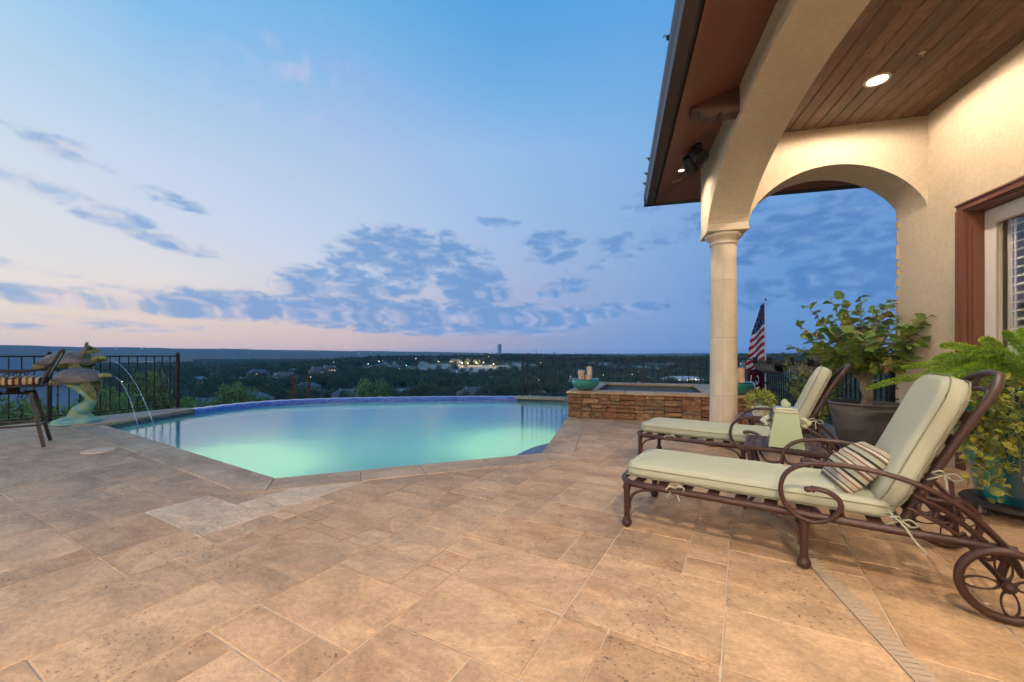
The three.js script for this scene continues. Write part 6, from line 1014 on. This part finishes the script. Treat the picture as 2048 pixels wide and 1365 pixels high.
{ // water towers and a mast
  const p = polar(-1.75, 1500), t = thing('water_tower', 'tall pale blue cylindrical water tower on the skyline', 'water tower', p), top = 1.12 + 22 / 815 * 1500 - p[1], bl = mat(0.5, 0.6, 0.68, 0.5);
  part('tank', lathe([[0, -5], [7.2, -5], [7.2, top - 2], [7.0, top - 0.6], [5, top + 0.6], [0, top + 1.2]], 28), bl, t); part('rail', new THREE.TorusGeometry(7.0, 0.15, 6, 28).rotateX(Math.PI / 2).translate(0, top + 0.3, 0), bl, t); part('band', cyl(7.28, 7.28, 1.2, 0, top * 0.3, 0, 28), mat(0.3, 0.42, 0.6, 0.5), t);
  const q = polar(5.9, 2600), u = thing('water_tower', 'small far water tower with a wide tank on a stem', 'water tower', q), H = 1.12 + 4 / 815 * 2600 - q[1]; part('stem', cyl(4, 6, H, 0, H / 2 - 3, 0, 16), bl, u); part('tank', lathe([[0, H - 4], [5, H - 3], [7, H + 2], [6, H + 6], [0, H + 8]], 20), bl, u);
  const m = polar(3.4, 1400), M = thing('radio_mast', 'thin dark radio mast on the skyline', 'mast', m), mh = 1.12 + 12 / 815 * 1400 - m[1]; part('mast', rod(V(0, 0, 0), V(0, mh, 0), 0.9, 0.35, 6), ironDark, M); part('guy_wire', rod(V(14, 0, 0), V(0, mh * 0.8, 0), 0.08, 0.08, 4), ironDark, M); part('guy_wire', rod(V(-14, 0, 0), V(0, mh * 0.8, 0), 0.08, 0.08, 4), ironDark, M);
  for (const [az, d] of [[-35.8, 520], [-36.4, 530]]) { const c = polar(az, d), T = thing('lattice_pylon', 'grey lattice power pylon rising from the woods', 'pylon', c, 0, 'pair of power pylons in the woods'), g = []; for (const sx of [-1, 1]) for (const sz of [-1, 1]) g.push(rod(V(sx * 2, 0, sz * 2), V(sx * 0.5, 24, sz * 0.5), 0.14, 0.1, 4)); part('legs', merge(g), mat(0.25, 0.26, 0.27, 0.6), T); part('cross_arms', merge(box(7, 0.25, 0.25, 0, 19, 0), box(5.4, 0.25, 0.25, 0, 22, 0)), mat(0.25, 0.26, 0.27, 0.6), T); const xb = []; for (let k = 0; k < 6; k++) { const y = k * 4, a = 2 - 1.5 * y / 24, b = 2 - 1.5 * (y + 4) / 24; xb.push(rod(V(-a, y, a), V(b, y + 4, b), 0.08, 0.08, 4), rod(V(a, y, a), V(-b, y + 4, b), 0.08, 0.08, 4)); } part('bracing', merge(xb), mat(0.25, 0.26, 0.27, 0.6), T); }
}
{ // lamps of the town
  const r = rng(123), glow = [[1, 0.86, 0.6], [1, 0.7, 0.4], [0.85, 0.95, 1], [0.3, 1, 0.7], [1, 0.3, 0.2]].map((c) => mat(0.8, 0.8, 0.8, 0.5, { emissive: new THREE.Color(...c), emissiveIntensity: 6 }));
  const pole = mat(0.1, 0.1, 0.1, 0.7), protos = [];
  const put = (az, d, c, s, hh) => { const p = polar(az, d), n = ['warm', 'amber', 'white', 'green', 'red'][c]; const t = thing('street_lamp', n + ' street lamp glowing in the valley at dusk', 'street lamp', p, 0, n + ' lamps glowing in the valley'); part('pole', cyl(0.12, 0.16, hh, 0, hh / 2, 0, 5), pole, t); part('lamp', new THREE.OctahedronGeometry(s, 1).translate(0, hh, 0), glow[c], t); return t; };
  for (let k = 0; k < 88; k++) { const az = -44 + 90 * r(), d = 450 + 2300 * r(), s = 0.0005 * d * (0.7 + 0.9 * r()), u = r(); put(az, d, u < 0.45 ? 0 : u < 0.7 ? 1 : u < 0.95 ? 2 : 3, s, 9 + 5 * r()); }
  for (const [az, d, c] of [[10.6, 640, 3], [11.0, 650, 3], [11.5, 660, 3], [-3, 1500, 4], [-2.3, 1500, 4], [-1.1, 1480, 3], [-0.6, 1490, 3], [9.3, 850, 2], [9.6, 860, 2], [10, 870, 2], [19.9, 560, 1], [21, 575, 0], [22.4, 580, 0], [24.3, 585, 1], [23.3, 575, 0], [18.9, 540, 0], [-6.2, 1120, 1], [-5, 1130, 1], [-4, 1120, 1], [-7, 1125, 0], [-2.6, 1060, 1]]) { const t = put(az, d, c, 0.0011 * d, 8); if (c < 2) { const l = new THREE.PointLight(glow[c].emissive, d > 1000 ? 1600 : 800, 0, 2); l.position.set(0, 8 + 0.0016 * d, 0); l.shadow.radius = 25; l.castShadow = true; t.add(l); } }
  for (let k = 0; k < 34; k++) { const az = -50 + 96 * r(), d = 8200 + 3400 * r(); put(az, d, u2(r), 0.0004 * d * (0.6 + 0.8 * r()), 20); }
  function u2(q) { const v = q(); return v < 0.5 ? 2 : v < 0.8 ? 0 : 1; }
}
// ---- trees
function crown(seed, n, leaf, tone, shape) {                     // clumps of leaf faces spread through an uneven crown; unit size
  const r = rng(seed), l = new Leaves(), cl = []; for (let k = 0; k < shape; k++) { const d = rdir(r, 0.15), q = 0.42 + 0.3 * r(); cl.push([d.x * q * 0.95, 0.62 + d.y * q * 0.55, d.z * q * 0.95, 0.24 + 0.16 * r()]); }
  for (let k = 0; k < n; k++) { const c = cl[k % cl.length], d = rdir(r), q = c[3] * (0.55 + 0.45 * Math.sqrt(r())), p = V(c[0] + d.x * q, c[1] + d.y * q * 0.85, c[2] + d.z * q), e = d.clone().add(rdir(r)).normalize(), m = 0.65 + 0.7 * r(); l.tiny(p, e, side(e, r), leaf * (0.7 + 0.6 * r()), leaf * 0.7, [tone[0] * m, tone[1] * m, tone[2] * m]); }
  return l.geo();
}
const treeLeaf = new THREE.MeshStandardMaterial({ vertexColors: true, roughness: 0.9, side: THREE.DoubleSide });
const OAK = [[0.115, 0.15, 0.085], [0.12, 0.155, 0.095], [0.105, 0.14, 0.09], [0.14, 0.165, 0.085]];
const clearOf = (x, z, q = 0) => !taken2.some(([a, b, c]) => Math.hypot(a - x, b - z) < c + q);
{
  const r = rng(500);
  // nearer trees and shrubs on the slope: individuals
  const protoT = []; for (let v = 0; v < 4; v++) { const t = thing('oak_tree', 'dark live oak with a rounded crown on the slope', 'tree', [0, -50, 0], 0, 'dark oaks on the slope below'); part('trunk', merge(sweep([[0, -0.1, 0], [0.02, 0.2, 0], [0.05, 0.5, 0.02]], [0.05, 0.035, 0.015], 8, 6), sweep([[0.01, 0.22, 0], [-0.15, 0.42, 0.1], [-0.3, 0.6, 0.15]], [0.025, 0.015, 0.008], 8, 5), sweep([[0.01, 0.25, 0], [0.15, 0.45, -0.1], [0.3, 0.62, -0.2]], [0.025, 0.015, 0.008], 8, 5)), barkMat, t); part('crown', crown(600 + v, 5200, 0.05, OAK[v], 13), treeLeaf, t).userData.kind = 'stuff'; protoT.push(t); }
  let first = 0;
  const place = (proto, x, z, s, hgt) => { const y = landY(x, z), turn = r() * 6.28, sc = [s, hgt, s]; if (first < 4 && proto === protoT[first]) { proto.position.set(x, y, z); proto.rotation.y = turn; proto.scale.set(...sc); first++; } else again(proto, [x, y, z], turn, sc); };
  for (let k = 0; k < 150; k++) { const az = -52 + 100 * k / 150 + 2 * r(), d = 130 + 240 * r(), p = polar(az, d); if (!clearOf(p[0], p[2], 4) ) continue; const s = 7 + 4.5 * r(); place(protoT[k % 4], p[0], p[2], s * 0.62, s); }
  // light green shrubs close below the left fence and the pool's end
  const bush = thing('slope_shrub', 'light green feathery shrub on the slope below the terrace', 'shrub', [0, -50, 0], 0, 'light green shrubs below the terrace');
  { const l = new Leaves(), q = rng(44); for (let k = 0; k < 5200; k++) { const a = q() * 6.28, h = Math.pow(q(), 0.7), rad = (0.5 - 0.28 * h) * Math.sqrt(q()) * (0.8 + 0.4 * Math.sin(a * 5)), p = V(Math.cos(a) * rad, 0.05 + h * (0.85 + 0.15 * Math.sin(a * 3)), Math.sin(a) * rad), d = rdir(q, 0.7), m = 0.6 + 0.8 * q(); l.tiny(p, d, side(d, q), 0.05 + 0.03 * q(), 0.016, [0.21 * m, 0.3 * m, 0.095 * m]); } part('foliage', l.geo(), treeLeaf, bush).userData.kind = 'stuff'; part('stem', sweep([[0, -0.15, 0], [0.01, 0.3, 0], [0.0, 0.7, 0.02]], [0.02, 0.014, 0.004], 8, 5), barkMat, bush); }
  let b0 = true; const putBush = (az, d, s, h) => { const p = polar(az, d); p[1] -= 0.3; const turn = r() * 6.28, sc = [s, h, s]; if (b0) { bush.position.set(...p); bush.scale.set(...sc); bush.rotation.y = turn; b0 = false; } else again(bush, p, turn, sc); };
  for (const [az, d, s, h] of [[-40.5, 26, 4, 4.6], [-39, 24, 3.4, 4.4], [-43.5, 22, 3.6, 4.2], [-46, 21, 3, 3.8], [-50, 20, 3, 3.8], [-48, 18, 2.4, 3], [-36.5, 25, 3.6, 4.4], [-34.6, 27, 4, 5.6], [-33.6, 26, 3.6, 5.2], [-31.6, 27, 3.4, 4.8], [-30, 29, 3, 4.4], [-41.6, 24, 3, 5.6], [-45, 25, 3.4, 5.2], [-19.4, 30, 5, 6.3], [-18, 31, 4.4, 5.6], [-20.6, 32, 4, 5.8], [-15.8, 33, 3.4, 4.6], [-23.6, 30, 3, 4.2], [-27, 28, 3, 4], [-11, 34, 3, 4], [-52, 24, 4, 4.6], [-38, 36, 4, 6.6], [-42.5, 40, 5, 8.4]]) putBush(az, d, s, h);
  // the mass of the woods
  const wood = (label, n, rmin, rmax, size, leafN, leaf, shape, pw) => {
    const geos = [0, 1, 2].map((v) => crown(700 + v + n, leafN, leaf, [1, 1, 1], shape)), spots = [[], [], []]; let made = 0, tries = 0;
    while (made < n && tries < n * 6) { tries++; const az = -62 + 122 * r(), d = lerp(rmin, rmax, Math.pow(r(), pw)), p = polar(az, d); if (!clearOf(p[0], p[2], d > 1200 ? -4 : 0)) continue; if (d > 3300 && az > -52 && az < -38) continue; const c = d < 3000 ? clearAt(p[0], p[2]) : 0; if (c > 0.25 && r() > 0.06) continue; if (fbm(p[0] / 90 + 9, p[2] / 90 + 9, 3, 256, 88) < 0.36) continue; spots[made % 3].push([p, size * (0.7 + 0.7 * r()), r() * 6.28, r()]); made++; }
    geos.forEach((g, v) => { const im = new THREE.InstancedMesh(g, treeLeaf, spots[v].length), m = new THREE.Matrix4(), q = new THREE.Quaternion(), col = new THREE.Color(); spots[v].forEach(([p, s, a, k], i) => { q.setFromAxisAngle(V(0, 1, 0), a); m.compose(V(p[0], p[1] - s * 0.12, p[2]), q, V(s * 0.68, s * (0.8 + 0.3 * k), s * 0.68)); im.setMatrixAt(i, m); const o = OAK[Math.floor(k * 3.99)]; const w = 0.75 + 0.6 * ((k * 7.3) % 1); im.setColorAt(i, col.setRGB(o[0] * w, o[1] * w, o[2] * w)); }); im.name = numbered('woodland'); im.userData = { kind: 'stuff', label, category: 'woods' }; scene.add(im); });
  };
  wood('dense dark woodland covering the valley slopes', 5200, 300, 900, 10, 520, 0.13, 9, 0.75);
  wood('distant dark woodland spreading to the horizon', 15000, 850, 2600, 13, 170, 0.24, 6, 0.8);
  wood('farthest dark woods before the blue hills', 16000, 2400, 5200, 13, 90, 0.34, 5, 0.8);
}
{ // two dry agave stalks beyond the overflow edge
  const t = (az, d, top, lab) => { const p = polar(az, d), o = thing('agave_stalk', lab, 'stalk', p), h = top - p[1], r = rng(d | 0), m = mat(0.2, 0.11, 0.045, 0.9), g = []; part('stem', sweep([[0, -0.2, 0], [0.03, h * 0.5, 0], [0.0, h, 0.02]], [0.07, 0.06, 0.035], 20, 8), m, o); for (let k = 0; k < 90; k++) { const y = h * (0.35 + 0.65 * r()), a = r() * 6.28; g.push(new THREE.SphereGeometry(0.045 + 0.02 * r(), 6, 5).translate(Math.cos(a) * 0.07, y, Math.sin(a) * 0.07)); } part('seed_pods', merge(g), m, o).userData.kind = 'stuff'; };
  t(-28.2, 25, 1.12 - 43 / 815 * 25 * 0.88, 'taller of two dry brown agave stalks beyond the pool'); t(-26.55, 26.5, 1.12 - 44 / 815 * 26.5 * 0.89, 'thinner of two dry brown agave stalks beyond the pool');
}
// air
scene.fog = new THREE.FogExp2(new THREE.Color(0.5, 0.74, 1.0), AIR);

scene.traverse((o) => { if (o.isMesh) { o.castShadow = true; o.receiveShadow = true; } });
renderer.render(scene, camera);
